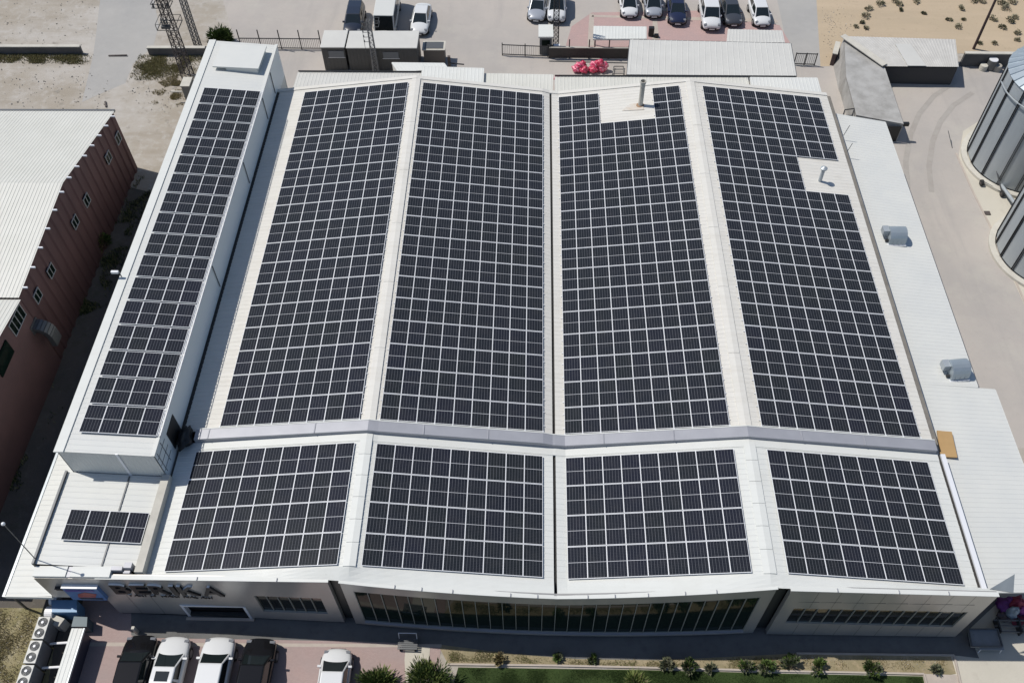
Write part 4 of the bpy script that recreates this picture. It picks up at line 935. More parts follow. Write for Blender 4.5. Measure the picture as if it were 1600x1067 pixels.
t = lattice('grey lattice mast with bracket arms before the long container', (tb.x, tb.y, gz(tb.x)), H3, .48, .30, mat('mast_grey', (.22, .215, .21), .6, .2), r=.022, secs=12)
mb = MB()
for k in range(5):
    z = gz(tb.x) + H3 * (.62 + .085 * k); mb.tube((tb.x - .1, tb.y, z), (tb.x - .62, tb.y - .1, z + .05), .025, 5); mb.lathe([(.04, 0), (.07, .06), (.04, .12), (.07, .18)], (tb.x - .6, tb.y - .1, z + .04), 8)
mb.tube((tb.x - .62, tb.y - .1, gz(tb.x) + H3 * .45), (tb.x - .62, tb.y - .1, gz(tb.x) + H3), .02, 5); mb.tube((tb.x - .62, tb.y - .1, gz(tb.x) + H3 * .45), (tb.x - .1, tb.y, gz(tb.x) + H3 * .3), .02, 5)
mb.build('bracket_arms', STEELGREY, t)
mb = MB(); z = gz(tb.x) + H3 * .94
for a, b in (((.1, -.5), (.9, -.5)), ((.9, -.5), (.9, .4)), ((.9, .4), (.1, .4)), ((.1, .4), (.1, -.5))): mb.tube((tb.x + a[0], tb.y + a[1], z), (tb.x + b[0], tb.y + b[1], z), .02, 5); mb.tube((tb.x + a[0], tb.y + a[1], z + .35), (tb.x + b[0], tb.y + b[1], z + .35), .02, 5)
mb.build('platform_frame', STEELGREY, t)
tb = G((868, 74)); lattice('dark lattice mast behind the guard hut beside a white van', (tb.x, tb.y, gz(tb.x)), 9, .5, .45, STEELDARK, r=.028, secs=20)
t = thing('utility_pole', 'dark wooden utility pole on the sand beyond the concrete shed', 'utility pole', G((1521, 77)))
pb = G((1521, 77)); mb = MB(); mb.tube(pb, pb + Vector((0, 0, 8)), .13, 10, .10); mb.build('pole', mat('pole_wood', (.05, .03, .03), .8), t)
mb = MB(); mb.box(pb.x - .8, pb.x + .8, pb.y - .06, pb.y + .06, pb.z + 7.3, pb.z + 7.42); mb.build('cross_arm', STEELDARK, t)
t = thing('switch_cabinet', 'grey concrete kiosk with pale cap at the foot of the tall lattice mast', 'kiosk', G((292, 158)))
kb = G((296, 158)); mb = MB(); mb.box(kb.x - .25, kb.x + .45, kb.y - .1, kb.y + 1.1, kb.z, kb.z + 1.6); mb.build('body', mat('kiosk_grey', (.20, .20, .19), .9, c2=(.16, .16, .15), vscale=2), t)
mb = MB(); mb.box(kb.x - .32, kb.x + .5, kb.y - .15, kb.y + 1.15, kb.z + 1.6, kb.z + 1.68); mb.build('cap', CONCPALE, t)
mb = MB(); mb.box(kb.x - 1.3, kb.x - .32, kb.y - .15, kb.y - .02, kb.z + 1.0, kb.z + 1.1); mb.build('side_arm', CONCPALE, t)

# ------------------------------------------------------------------ silos
def silo(cx, cy, r, z1, label, n=48):
    zg = gz(cx); t = thing('grain_silo', label, 'silo', (cx, cy, zg), group='grain silos')
    mb = MB(); prof = []; H = z1 - (zg + .35); k = 40
    for i in range(k): z = zg + .35 + H * i / k; prof += [(r, z), (r + .03, z + H / k * .5)]
    prof.append((r, z1)); mb.lathe(prof, (cx, cy, 0), 64, False); mb.build('shell', GALV, t, smooth=True)
    for i in range(18):
        a = 2 * math.pi * i / 18 + .12; d = Vector((math.cos(a), math.sin(a), 0)); p = Vector((cx, cy, 0)) + d * (r + .07)
        mb = MB()
        for s in (-.07, .07):
            q = p + Vector((-d.y, d.x, 0)) * s; mb.bar((q.x, q.y, zg + .36), (q.x, q.y, z1 - .02), .035, .10, (d.x, d.y, 0))
        mb.build('stiffener', STEELDARK, t)
    mb = MB(); m = 36; zt = z1 + r * .50
    ring = [(r + .12, z1 - .03), (r * .12, zt)]
    for i in range(m):
        a0, a1 = 2 * math.pi * i / m, 2 * math.pi * (i + 1) / m; am = a0 + (a1 - a0) * .86
        def P(a, rr, z): return (cx + rr * math.cos(a), cy + rr * math.sin(a), z)
        mb.face([P(a0, r + .12, z1 - .03), P(am, r + .12, z1 - .03), P(am, r * .12, zt), P(a0, r * .12, zt)])
        mb.raw([P(am, r + .12, z1 - .03), P(a1, r + .12, z1 - .03), P(a1, r * .12, zt), P(am, r * .12, zt), P((am + a1) / 2, r + .12, z1 + .06), P((am + a1) / 2, r * .12, zt + .06)], [(0, 4, 5, 3), (4, 1, 2, 5)])
    mb.build('roof', GALVROOF, t)
    mb = MB(); mb.lathe([(r * .13, 0), (r * .13, .25), (r * .16, .3), (.02, .6)], (cx, cy, zt - .05), 24); mb.build('roof_cap', GALV, t)
    mb = MB(); mb.lathe([(r + .55, -.1), (r + .55, .32), (r + .1, .35)], (cx, cy, zg), 64, False); mb.build('footing', CONCPALE, t, smooth=False)
    mb = MB()
    for f in (.82,): 
        for i in range(30):
            a0, a1 = math.pi * (.95 + i * .02), math.pi * (.95 + (i + 1) * .02); mb.tube((cx + (r + .2) * math.cos(a0), cy + (r + .2) * math.sin(a0), z1 - 1.1), (cx + (r + .2) * math.cos(a1), cy + (r + .2) * math.sin(a1), z1 - 1.1), .05, 5)
    mb.build('ring_rail', GALV, t)
    mb = MB(); a = math.pi * 1.28; dd = Vector((math.cos(a), math.sin(a), 0)); c_ = Vector((cx, cy, 0)) + dd * r * .72; zz = z1 + (zt - z1) * .30 + .08
    mb.bar((c_.x - .5, c_.y, zz - .05), (c_.x + .5, c_.y + .35, zz), .5, .12); mb.build('roof_hatch', ALU, t)
    return t
silo(39.05, 31.25, 4.22, 2.35, 'galvanised corrugated grain silo with ribbed cone roof, farther one in the yard')
silo(38.05, 20.55, 4.08, 2.35, 'galvanised corrugated grain silo nearer the camera at the right edge')
t = thing('grain_auger', 'grey grain auger with motor and wheels between the two silos', 'auger', G((1566, 310)))
a0 = G((1560, 292)); a1 = G((1587, 345))
mb = MB(); mb.tube(a0 + Vector((0, 0, .35)), a1 + Vector((0, 0, 1.0)), .14, 10); mb.build('tube', GALV, t)
mb = MB(); mb.box(a1.x - .45, a1.x + .4, a1.y - .5, a1.y + .55, a1.z + .5, a1.z + 1.5); mb.build('hopper', GALV, t)
mb = MB(); mb.tube(G((1535, 283), .2), G((1565, 300), .2), .05); mb.tube(G((1565, 300), .2), G((1556, 262), 1.5), .05); mb.tube(G((1548, 278), .2), G((1556, 262), 1.5), .05); mb.build('support_frame', STEELGREY, t)
for px in ((1534, 286), (1566, 303)):
    q = G(px, .25); mb = MB(); mb.tube(q - Vector((.09, 0, 0)), q + Vector((.09, 0, 0)), .27, 14); w_ = mb.build('wheel', TYRE, t)
    mb = MB(); mb.tube(q - Vector((.10, 0, 0)), q + Vector((.10, 0, 0)), .12, 10); mb.build('rim', RUSTY, w_)
mb = MB(); q = G((1542, 334)); mb.box(q.x - .22, q.x + .22, q.y - .18, q.y + .18, q.z, q.z + .12); tag(mb.build('drain_cover', RUSTY), 'small dark drain cover on the pale silo apron', 'drain cover')
mb = MB(); q = G((1488, 232)); mb.tube(q, q + Vector((-.35, 1.2, .9)), .03); tag(mb.build('stake', STEELGREY), 'thin slanting steel stake on the yard beside the farther silo', 'stake')
for i, (px, r_, h_, m_, lab) in enumerate((((1546, 108), .42, 1.0, ALU, 'white-topped drum standing against the dark boundary wall'), ((1535, 109), .35, .45, CONCPALE, 'low pale drum left of the white-topped drum by the dark wall'), ((1556, 110), .38, .5, CONC, 'low tan drum right of the white-topped drum by the dark wall'))):
    q = G(px); t = thing('drum', lab, 'drum', q, group='drums by the dark wall'); mb = MB(); mb.lathe([(r_, 0), (r_ * 1.03, h_ * .3), (r_, h_ * .34), (r_ * 1.03, h_ * .66), (r_, h_ * .7), (r_, h_)], q, 20); mb.build('barrel', STEELGREY if i == 0 else m_, t)
    mb = MB(); mb.lathe([(r_ * .95, 0), (r_ * .95, .05)], q + Vector((0, 0, h_ + .002)), 20); mb.build('lid', m_, t)

# ------------------------------------------------------------------ concrete shed with the old sheet roofs
t = thing('concrete_shed', 'L shaped old concrete shed with stained grey slab roof and pale fibre sheet wing', 'shed', (29, 40, -6.1))
h = 1.85
P1 = G((1319, 60), h); P2 = G((1382, 104), h); P3 = G((1412, 194), h); P4 = G((1338, 180), h); P5 = G((1322, 120), h)
SLAB = mat('stained_slab', (.37, .365, .35), .9, c2=(.27, .265, .25), vscale=.8, bump=.3, bscale=5, thr=(.35, .6))
mb = MB(); mb.wallprism([P4, P3, P2, P1, P5]); mb.build('slab_wing', SLAB, t)
mb = MB(); q = [p for p in (P4, P3, P2, P1, P5)]
WEB = mat('stained_wall', (.25, .24, .225), .95, c2=(.33, .32, .30), vscale=1.5)
g1, g2, g3 = G((1301, 100)), G((1310, 140)), G((1324, 176))
for a, b, c_, d in ((P1, P5, g2, g1), (P5, P4, g3, g2)):
    mb.raw([a + Vector((-.02, 0, .02)), b + Vector((-.02, 0, .02)), c_, d], [(0, 1, 2, 3)])
mb.build('left_wall', WEB, t)
R1 = G((1384, 104), h + .1); R2 = G((1498, 105), h + .1); R3 = G((1493, 62), h + .25); R4 = G((1318, 57), h + .25)
mb = MB(); mb.ribs(R1, R4, R3, R2, .24, .05, .05); mb.build('sheet_roof', mat('fibre_sheet', (.50, .49, .46), .8, c2=(.42, .41, .385), vscale=1.2), t)
mb = MB(); mb.bar(R4 + Vector((-.1, 0, .10)), R1 + Vector((-.12, 0, .14)), .62, .07); mb.build('ridge_sheet', CONCPALE, t)
mb = MB(); pp = [R1.lerp(R3, f) for f in (.1,)]
a, b, c_, d = R1.lerp(R2, .30), R1.lerp(R2, .55), R4.lerp(R3, .55).lerp(R1.lerp(R2, .55), .25), R4.lerp(R3, .42).lerp(R1.lerp(R2, .3), .25)
zf = Vector((0, 0, .07)); mb.hexa([a + zf * .9, b + zf * .9, c_ + zf * .9, d + zf * .9], [a + zf * 1.3, b + zf * 1.3, c_ + zf * 1.3, d + zf * 1.3]); mb.build('patch_sheet', GREYSHEET, t)
SH = mat('shed_shade_dark', (.05, .05, .052), .9)  # near-black wall colour carries the shade on the closed shed front
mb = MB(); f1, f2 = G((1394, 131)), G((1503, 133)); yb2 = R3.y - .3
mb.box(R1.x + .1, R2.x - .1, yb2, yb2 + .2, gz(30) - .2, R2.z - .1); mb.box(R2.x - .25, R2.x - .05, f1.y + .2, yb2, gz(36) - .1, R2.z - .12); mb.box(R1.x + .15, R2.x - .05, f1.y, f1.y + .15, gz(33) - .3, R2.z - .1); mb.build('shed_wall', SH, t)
d1 = G((1420, 222)); mb = MB(); mb.box(P3.x - 1.3, P3.x - .1, P3.y - .06, P3.y - .02, gz(30) - .1, P3.z - .25); mb.build('doorway', BLACK, t)
mb = MB(); mb.box(P3.x + .05, P3.x + .55, P3.y + .1, P3.y + .35, P3.z - .35, P3.z - .05); mb.build('lamp_box', BLACK, t)
mb = MB(); q = [atz((1320, 172), -4.2), atz((1335, 170), -4.2), atz((1332, 181), -4.2), atz((1318, 181), -4.2)]
for i in range(4): mb.tube(q[i], q[(i + 1) % 4], .05, 5)
for p in q: mb.tube(p, (p.x, p.y, gz(p.x)), .04, 5)
tag(mb.build('frame_stand', STEELDARK), 'small dark steel frame stand between the hall corner and the concrete shed', 'frame')

# ------------------------------------------------------------------ cars
SECT = {
 'sedan': dict(L=4.55, st=[(-.5, .68, .45, .74, .80), (-.478, .80, .30, .84, .93), (-.36, .885, .22, .90, 1.0), (-.1, .90, .20, .92, .98), (.18, .90, .20, .90, .95), (.33, .89, .22, .81, .88), (.43, .82, .25, .70, .78), (.48, .67, .32, .60, .66), (.5, .50, .40, .52, .57)],
               cab=[(.285, .77, .90), (.065, .60, 1.43), (-.225, .59, 1.42), (-.39, .76, .97)]),
 'suv': dict(L=4.60, st=[(-.5, .72, .50, .90, .98), (-.482, .84, .35, 1.0, 1.06), (-.36, .91, .28, 1.04, 1.10), (-.1, .92, .26, 1.04, 1.10), (.2, .92, .26, 1.02, 1.08), (.34, .91, .28, .96, 1.02), (.44, .84, .32, .84, .92), (.483, .70, .38, .70, .80), (.5, .56, .46, .60, .68)],
             cab=[(.295, .80, 1.01), (.115, .64, 1.60), (-.40, .62, 1.60), (-.475, .78, 1.06)]),
 'hatch': dict(L=4.0, st=[(-.5, .70, .45, .80, .88), (-.48, .80, .30, .90, .97), (-.36, .86, .22, .92, 1.0), (-.1, .87, .20, .93, .98), (.2, .87, .20, .90, .95), (.34, .86, .22, .82, .88), (.435, .78, .25, .70, .78), (.482, .64, .32, .60, .66), (.5, .48, .40, .52, .57)],
               cab=[(.315, .76, .90), (.11, .60, 1.46), (-.34, .58, 1.45), (-.465, .74, .96)]),
 'van': dict(L=4.7, st=[(-.5, .78, .45, 1.0, 1.1), (-.488, .86, .35, 1.05, 1.15), (-.36, .90, .27, 1.08, 1.18), (-.1, .91, .25, 1.08, 1.15), (.22, .91, .25, 1.06, 1.12), (.36, .90, .28, .98, 1.05), (.455, .86, .32, .84, .92), (.49, .76, .38, .68, .78), (.5, .66, .46, .58, .64)],
             cab=[(.30, .82, 1.05), (.15, .70, 1.85), (-.475, .70, 1.84), (-.49, .82, 1.12)]),
 'bus': dict(L=6.6, st=[(-.5, .95, .5, 1.1, 1.2), (-.49, 1.0, .4, 1.15, 1.25), (-.3, 1.02, .35, 1.2, 1.3), (0, 1.02, .35, 1.2, 1.3), (.3, 1.02, .35, 1.2, 1.3), (.44, 1.02, .36, 1.15, 1.25), (.485, .98, .4, 1.05, 1.15), (.495, .92, .45, .9, 1.0), (.5, .85, .5, .8, .88)],
             cab=[(.485, .96, 1.15), (.44, .94, 2.55), (-.485, .94, 2.55), (-.495, .98, 1.2)]),
}
def car(label, kind, pm, nose, rz_=0.0, group=None, roofglass=False, cat='car', name='parked_car', dark_front=True):
    S = SECT[kind]; L = S['L']
    d = Vector((-math.sin(rz_), math.cos(rz_), 0)); c = Vector((nose.x, nose.y, 0)) - d * L / 2
    t = thing(name, label, cat, (c.x, c.y, gz(c.x)), group, rz=rz_, ry=math.atan(SLOPE) * (1 if abs(rz_) < 1.5 else -1))
    vs, fs = [], []
    for fy, hw, zs, zb, zt in S['st']:
        y = fy * L
        half = [(hw * .93, zs), (hw * .995, zs + (zb - zs) * .35), (hw, zs + (zb - zs) * .68), (hw * .95, zb - .03), (hw * .78, zt - .035), (hw * .42, zt + .025)]
        ring = [(-x, y, z) for x, z in half] + [(0, y, zt + .035)] + [(x, y, z) for x, z in reversed(half)]
        vs += ring
    k = 13; n = len(S['st'])
    for i in range(n - 1):
        for j in range(k - 1): fs.append((i * k + j, i * k + j + 1, (i + 1) * k + j + 1, (i + 1) * k + j))
        fs.append((i * k + k - 1, i * k, (i + 1) * k, (i + 1) * k + k - 1))
    fs.append(tuple(range(k - 1, -1, -1))); fs.append(tuple((n - 1) * k + j for j in range(k)))
    mb = MB(); mb.raw(vs, fs); o = mb.build('body', pm, t, local=True, smooth=True); smooth_mod(o, 1)
    (y0, w0, z0), (y1, w1, z1), (y2, w2, z2), (y3, w3, z3) = [(a * L, b, c_) for a, b, c_ in S['cab']]
    zb0 = z0 - .12; cab = MB()
    B = [(-w0, y0, z0 - .08), (w0, y0, z0 - .08), (w3, y3, z3 - .08), (-w3, y3, z3 - .08)]; T = [(-w1, y1, z1), (w1, y1, z1), (w2, y2, z2), (-w2, y2, z2)]
    ym = (y1 + y2) / 2; wm = (w1 + w2) / 2 + .01; zm = max(z1, z2) + .03
    Vv = [Vector(p) for p in B + T] + [Vector((-wm, ym, zm)), Vector((wm, ym, zm)), Vector((-.80 * w0 / .78 * 1.02, (y0 + y3) / 2, z0 - .08)), Vector((.80 * w0 / .78 * 1.02, (y0 + y3) / 2, z0 - .08))]
    cab.raw(Vv, [(0, 1, 5, 4), (2, 3, 7, 6), (4, 5, 9, 8), (8, 9, 6, 7), (1, 11, 9, 5), (11, 2, 6, 9), (3, 10, 8, 7), (10, 0, 4, 8)])
    o = cab.build('cabin', pm, t, local=True, smooth=False); bevel_mod(o, .06, 3)
    def inset(q, fx=.09, fy=.10, off=.012, lo=0.16):
        a, b, c_, d_ = [Vector(p) for p in q]; nn = (b - a).cross(d_ - a).normalized()
        def bl(u, v): return a.lerp(b, u).lerp(d_.lerp(c_, u), v) + nn * off
        return [bl(fx, lo), bl(1 - fx, lo), bl(1 - fx, 1 - fy), bl(fx, 1 - fy)]
    def glass(nm, q, **kw):
        m_ = MB(); m_.face(inset(q, **kw)); return m_.build(nm, CARGLASS, t, local=True)
    V = Vv
    glass('windscreen', (V[1], V[0], V[4], V[5]), fx=.06, fy=.05, lo=.03)
    glass('rear_window', (V[3], V[2], V[6], V[7]), fx=.1)
    glass('side_window', (V[11], V[1], V[5], V[9]), fx=.06, lo=.22); glass('side_window', (V[2], V[11], V[9], V[6]), fx=.07, lo=.22)
    glass('side_window', (V[0], V[10], V[8], V[4]), fx=.06, lo=.22); glass('side_window', (V[10], V[3], V[7], V[8]), fx=.07, lo=.22)
    if roofglass:
        m_ = MB(); m_.box(-.36, .36, y1 - .75, y1 - .22, z1 + .012, z1 + .036); m_.build('sunroof', CARGLASS, t, local=True)
    hw = S['st'][3][1]; rr = .33 if kind != 'bus' else .42
    for sx in (-1, 1):
        for fy in (-.30, .31):
            m_ = MB(); x = sx * (hw - .10); y = fy * L; m_.tube((x - .11, y, rr), (x + .11, y, rr), rr, 20); wo = m_.build('wheel', TYRE, t, local=True)
            m_ = MB(); m_.tube((x + sx * .105, y, rr), (x + sx * .125, y, rr), rr * .62, 14); m_.build('rim', RIM, wo, local=True)
        st = S['st'][-3]; m_ = MB(); yh = st[0] * L
        xo = sx * (st[1] - .20); m_.hexa([(xo - .15, yh + .13, st[3] - .08), (xo + .15, yh + .13, st[3] - .08), (xo + .15, yh - .10, st[3] - .06), (xo - .15, yh - .10, st[3] - .06)], [(xo - .15, yh + .10, st[3] + .0), (xo + .15, yh + .10, st[3] + .0), (xo + .13, yh - .06, st[4] - .01), (xo - .13, yh - .06, st[4] - .01)])
        m_.build('headlight', LAMPG, t, local=True)
        m_ = MB(); m_.box(sx * hw * .94 - .12, sx * hw * .94 + .12, y0 - .42, y0 - .31, z0 - .04, z0 + .10); m_.build('mirror', pm, t, local=True)
    stf = S['st'][-1]; m_ = MB(); m_.box(-.42, .42, .5 * L - .01, .5 * L + .025, stf[2] - .02, stf[3] - .01); m_.build('grille', BLACK, t, local=True)
    m_ = MB(); m_.box(-.26, .26, .5 * L + .026, .5 * L + .04, stf[2] - .06, stf[2] + .05); m_.build('number_plate', PLATE, t, local=True)
    m_ = MB(); m_.box(-hw * .85, hw * .85, -.42 * L, .42 * L, .14, .30); m_.build('underbody', BLACK, t, local=True)
    return t
PBLK = paint('black', (.008, .008, .009), 0, .25, .25); PWHT = paint('white', (.62, .63, .63)); PSIL = paint('silver', (.42, .44, .47), .35); PNAVY = paint('navy', (.012, .016, .045)); PGREY = paint('grey', (.045, .048, .055)); PDBLU = paint('dark_blue', (.014, .018, .03)); PBUS = paint('cream_white', (.60, .60, .56))
gF, gB = 'cars parked before the front facade', 'vehicles in the rear car park'
car('black SUV, leftmost of the cars parked on the pink paving before the facade', 'suv', PBLK, G((223, 991), .75), 0.02, gF)
car('white sedan with dark sunroof between the black SUV and a white SUV', 'sedan', PWHT, G((276, 993), .65), 0.0, gF, roofglass=True)
car('white SUV parked between the white sunroof sedan and the second black SUV', 'suv', PWHT, G((345, 994), .75), 0.0, gF)
car('black SUV parked right of the white SUV before the grey facade window', 'suv', PBLK, G((409, 996), .75), -0.01, gF)
car('white car parked alone on the pink paving beside the bushy palms', 'hatch', PWHT, G((528, 1012), .65), 0.0, gF)
PI = math.pi
car('dark blue SUV parked left of the cream minibus behind the site containers', 'suv', PDBLU, G((550, 55), .5), PI + .02, gB)
car('cream white minibus parked behind the long dark container', 'bus', PBUS, G((601, 57), .6), PI + .01, gB, cat='minibus', name='minibus')
car('white sedan parked behind the right end of the long dark container', 'sedan', PWHT, G((654, 54), .4), PI - .03, gB)
car('silver sedan parked slightly askew behind the picket railing', 'sedan', PSIL, G((837, 33), .4), PI - .08, gB)
car('white van parked between the silver sedan and the dark lattice mast', 'van', PWHT, G((869, 35), .4), PI - .02, gB, cat='van', name='parked_van')
car('white hatchback at the left end of the row on the rose paving', 'hatch', PWHT, G((984, 27), .4), PI + .03, gB)
car('silver hatchback between the white hatchback and the navy car', 'hatch', PSIL, G((1022, 27), .4), PI + .02, gB)
car('navy blue sedan on the rose paving left of the white van', 'sedan', PNAVY, G((1059, 38), .4), PI - .02, gB)
car('white van on the rose paving between the navy sedan and the dark grey car', 'van', PWHT, G((1112, 47), .4), PI + .0, gB, cat='van', name='parked_van')
car('dark grey sedan on the rose paving right of the white van', 'sedan', PGREY, G((1147, 40), .4), PI + .05, gB)
car('white SUV at the right end of the row beside the asphalt lane', 'hatch', PWHT, G((1192, 41), .4), PI + .05, gB)

# ------------------------------------------------------------------ cooling units and the white capped enclosure at the lower left
a_, b_, c_ = G((61, 963), 1.4), G((79, 963.6), 1.4), G((68, 997.4), 1.4)
uw, ud = b_.x - a_.x, b_.y - c_.y; pit = (G((61, 963), 1.4).y - G((47.6, 1000), 1.4).y)
UNIT = mat('unit_grey', (.46, .46, .43), .5); UNITD = mat('unit_louvre', (.17, .175, .175), .6); FAN = mat('fan_grey', (.10, .105, .105), .5)
u0 = thing('condenser_unit', 'grey condenser with two top fans, nearest the facade in the row', 'condenser', ((a_.x + b_.x) / 2, (b_.y + c_.y) / 2, gz(a_.x)), 'condenser units in a row')
mb = MB(); mb.box(-uw / 2, uw / 2, -ud / 2, ud / 2, .1, 1.34); o = mb.build('casing', UNITD, u0, local=True); bevel_mod(o, .02)
mb = MB(); mb.box(-uw / 2 - .012, uw / 2 + .012, -ud / 2 - .012, ud / 2 + .012, 1.34, 1.40); o = mb.build('top', UNIT, u0, local=True); bevel_mod(o, .015)
mb = MB(); mb.box(-uw / 2, uw / 2, -ud / 2, ud / 2, 0, .1); mb.build('base', BLACK, u0, local=True)
for s in (-1, 1):
    y = s * ud * .245; r_ = uw * .40
    mb = MB(); mb.lathe([(r_, 0), (r_, .03), (r_ * .9, .035), (r_ * .88, .0)], (0, y, 1.401), 28, False); mb.lathe([(r_ * .9, .0), (.01, .001)], (0, y, 1.403), 28, False); fo = mb.build('fan_grille', FAN, u0, local=True)
    mb = MB()
    for q in (.3, .5, .7): mb.lathe([(r_ * q, 0), (r_ * q + .012, .01), (r_ * q + .024, 0)], (0, y, 1.42), 24, False)
    for k in range(10):
        aa = k * math.pi / 5; mb.bar((.05 * math.cos(aa), y + .05 * math.sin(aa), 1.43), (r_ * .95 * math.cos(aa), y + r_ * .95 * math.sin(aa), 1.43), .012, .01)
    mb.build('grille_rings', UNITD, fo, local=True)
    mb = MB(); mb.lathe([(.07, 0), (.07, .02), (.01, .03)], (0, y, 1.432), 16); mb.build('hub', ALU, fo, local=True)
for i, lab in ((1, 'grey condenser with two top fans, second from the facade in the row'), (2, 'grey condenser with two top fans, third from the facade in the row'), (3, 'grey condenser with two top fans, fourth from the facade in the row')):
    o = copy_tree(u0); o['label'] = lab; o.location = Vector(u0.location) + Vector((0, -pit * i, 0))
en = thing('enclosure', 'long low white ribbed cap over a dark framed enclosure beside the condensers', 'enclosure', (-27, -12, -4.7))
e1, e2, e3, e4 = G((110.5, 981), 1.3), G((131, 981), 1.3), G((105.5, 1067), 1.3), G((86, 1067), 1.3)
x0, x1 = (e1.x + e4.x) / 2, (e2.x + e3.x) / 2; yt = e1.y; yb2 = yt - 6.5
mb = MB(); mb.ribs((x0, yt, gz(x0, 1.3)), (x0, yb2, gz(x0, 1.3)), (x1, yb2, gz(x0, 1.3)), (x1, yt, gz(x0, 1.3)), .22, .035, .04); mb.box(x0, x1, yb2, yt, gz(x0, 1.16), gz(x0, 1.295)); mb.build('cap', WHITE, en)
mb = MB(); mb.box(x1 + .002, x1 + .06, yb2, yt, gz(x0, 1.2), gz(x0, 1.36)); mb.build('edge_rail', GALV, en)
mb = MB(); mb.box(x0 + .1, x1 - .05, yb2 + .1, yt - .1, gz(x0), gz(x0, 1.16)); mb.build('wall', mat('navy_panel', (.035, .04, .065), .5), en)
for k in range(3):
    y = u0.location.y - pit * (k + .5); mb = MB(); mb.tube((u0.location.x + uw / 2, y + .1, gz(-28, .5)), (x0 - .05, y + .05, gz(-28, .9)), .07, 8); mb.tube((x0 - .05, y + .05, gz(-28, .9)), (x0 + .1, y + .05, gz(-28, 1.25)), .07, 8)
    tag(mb.build('pipe_run', WHITE_SUNTOP), 'white insulated pipe bend %s the white capped enclosure' % ('between the first two condensers and', 'between the second and third condensers and', 'between the third and fourth condensers and')[k], 'pipe', 'pipes at the condensers')
mb = MB(); p = [G(q, .9) for q in ((66, 972), (92, 978), (101, 966), (80, 958))]; mb.wallprism(p); tag(mb.build('plinth_block', CONCPALE), 'pale concrete block behind the first condenser', 'block')
t = thing('water_tank', 'blue box tank with white end under the corner of the cladding', 'tank', G((100, 956)))
q = [G(v, 1.2) for v in ((81, 956), (120, 956), (120, 937), (80, 937))]
mb = MB(); mb.wallprism(q); o = mb.build('body', mat('tank_blue', (.16, .30, .47), .45, c2=(.13, .25, .40), vscale=2), t)
mb = MB(); z = q[0].z; mb.tube((q[0].x - .45, q[0].y + .1, z - .35), (q[0].x - .02, q[0].y + .1, z - .35), .35, 18); mb.tube((q[0].x - .45, q[0].y + .85, z - .35), (q[0].x - .02, q[0].y + .85, z - .35), .33, 18); mb.build('white_end', WHITE_SUNTOP, t)
mb = MB(); q = [G(v, .9) for v in ((112, 979), (136, 979), (137, 964), (116, 963))]; mb.wallprism(q); q2 = [v + Vector((0, 0, .05)) for v in q]; mb.prism(q2, .048); tag(mb.build('metal_chest', mat('teal_grey', (.06, .10, .12), .5)), 'dark teal metal chest at the head of the white capped enclosure', 'chest')
mb = MB(); p = G((215, 988)); mb.box(p.x - .09, p.x + .09, p.y - .09, p.y + .09, p.z, p.z + .8); o = mb.build('bollard', CONCPALE); bevel_mod(o, .02); tag(o, 'pale stone bollard before the leftmost black SUV', 'bollard')
# flat trolley at the entrance
t = thing('trolley', 'flat steel trolley standing beside the entrance at the edge of the pink paving', 'trolley', G((638, 1009)))
p = G((638, 1009)); mb = MB()
for k in range(6): mb.box(p.x - .55, p.x + .55, p.y - .3 + k * .11, p.y - .22 + k * .11, p.z + .32, p.z + .36)
mb.build('deck', STEELGREY, t)
mb = MB(); mb.tube((p.x - .5, p.y + .3, p.z + .3), (p.x - .5, p.y + .42, p.z + .9), .025); mb.tube((p.x + .5, p.y + .3, p.z + .3), (p.x + .5, p.y + .42, p.z + .9), .025); mb.tube((p.x - .5, p.y + .42, p.z + .9), (p.x + .5, p.y + .42, p.z + .9), .025); mb.build('handle', ALU, t)
for sx in (-.42, .42):
    for sy in (-.22, .24): mb = MB(); mb.tube((p.x + sx - .03, p.y + sy, p.z + .11), (p.x + sx + .03, p.y + sy, p.z + .11), .11, 12); mb.build('wheel', TYRE, t)
# weighing platform and bench by the right corner
t = thing('platform_trailer', 'low grey platform trailer in the shade of the right front corner', 'trailer', G((1540, 1000)))
q = [G(v, .55) for v in ((1518, 1010), (1566, 1010), (1558, 983), (1513, 983))]
PLT = mat('trailer_grey', (.20, .215, .23), .6, c2=(.16, .17, .18), vscale=2)
mb = MB(); mb.prism(q, .14); o = mb.build('deck', PLT, t); 
mb = MB()
for a, b in zip(q, q[1:] + q[:1]): mb.bar(a + Vector((0, 0, .06)), b + Vector((0, 0, .06)), .06, .1)
mb.build('edge_rail', STEELGREY, t)
for f, g_ in ((.12, .3), (.12, .7), (.88, .3), (.88, .7)):
    c = q[0].lerp(q[1], f).lerp(q[3].lerp(q[2], f), g_); mb = MB(); mb.tube((c.x - .08, c.y, gz(c.x, .28)), (c.x + .08, c.y, gz(c.x, .28)), .27, 16); mb.build('wheel', TYRE, t)
t = thing('bench', 'grey steel bench on four legs before the platform trailer', 'bench', G((1543, 1012)))
c = G((1543, 1014)); mb = MB()
for k in range(4): mb.box(c.x - .68, c.x + .68, c.y - .2 + k * .11, c.y - .11 + k * .11, c.z + .46, c.z + .50)
mb.build('seat', mat('bench_grey', (.22, .235, .25), .5), t)
for sx in (-.58, .58):
    for sy in (-.16, .18): mb = MB(); mb.tube((c.x + sx * 1.05, c.y + sy * 1.3, c.z), (c.x + sx, c.y + sy, c.z + .46), .025); mb.build('leg', ALU, t)
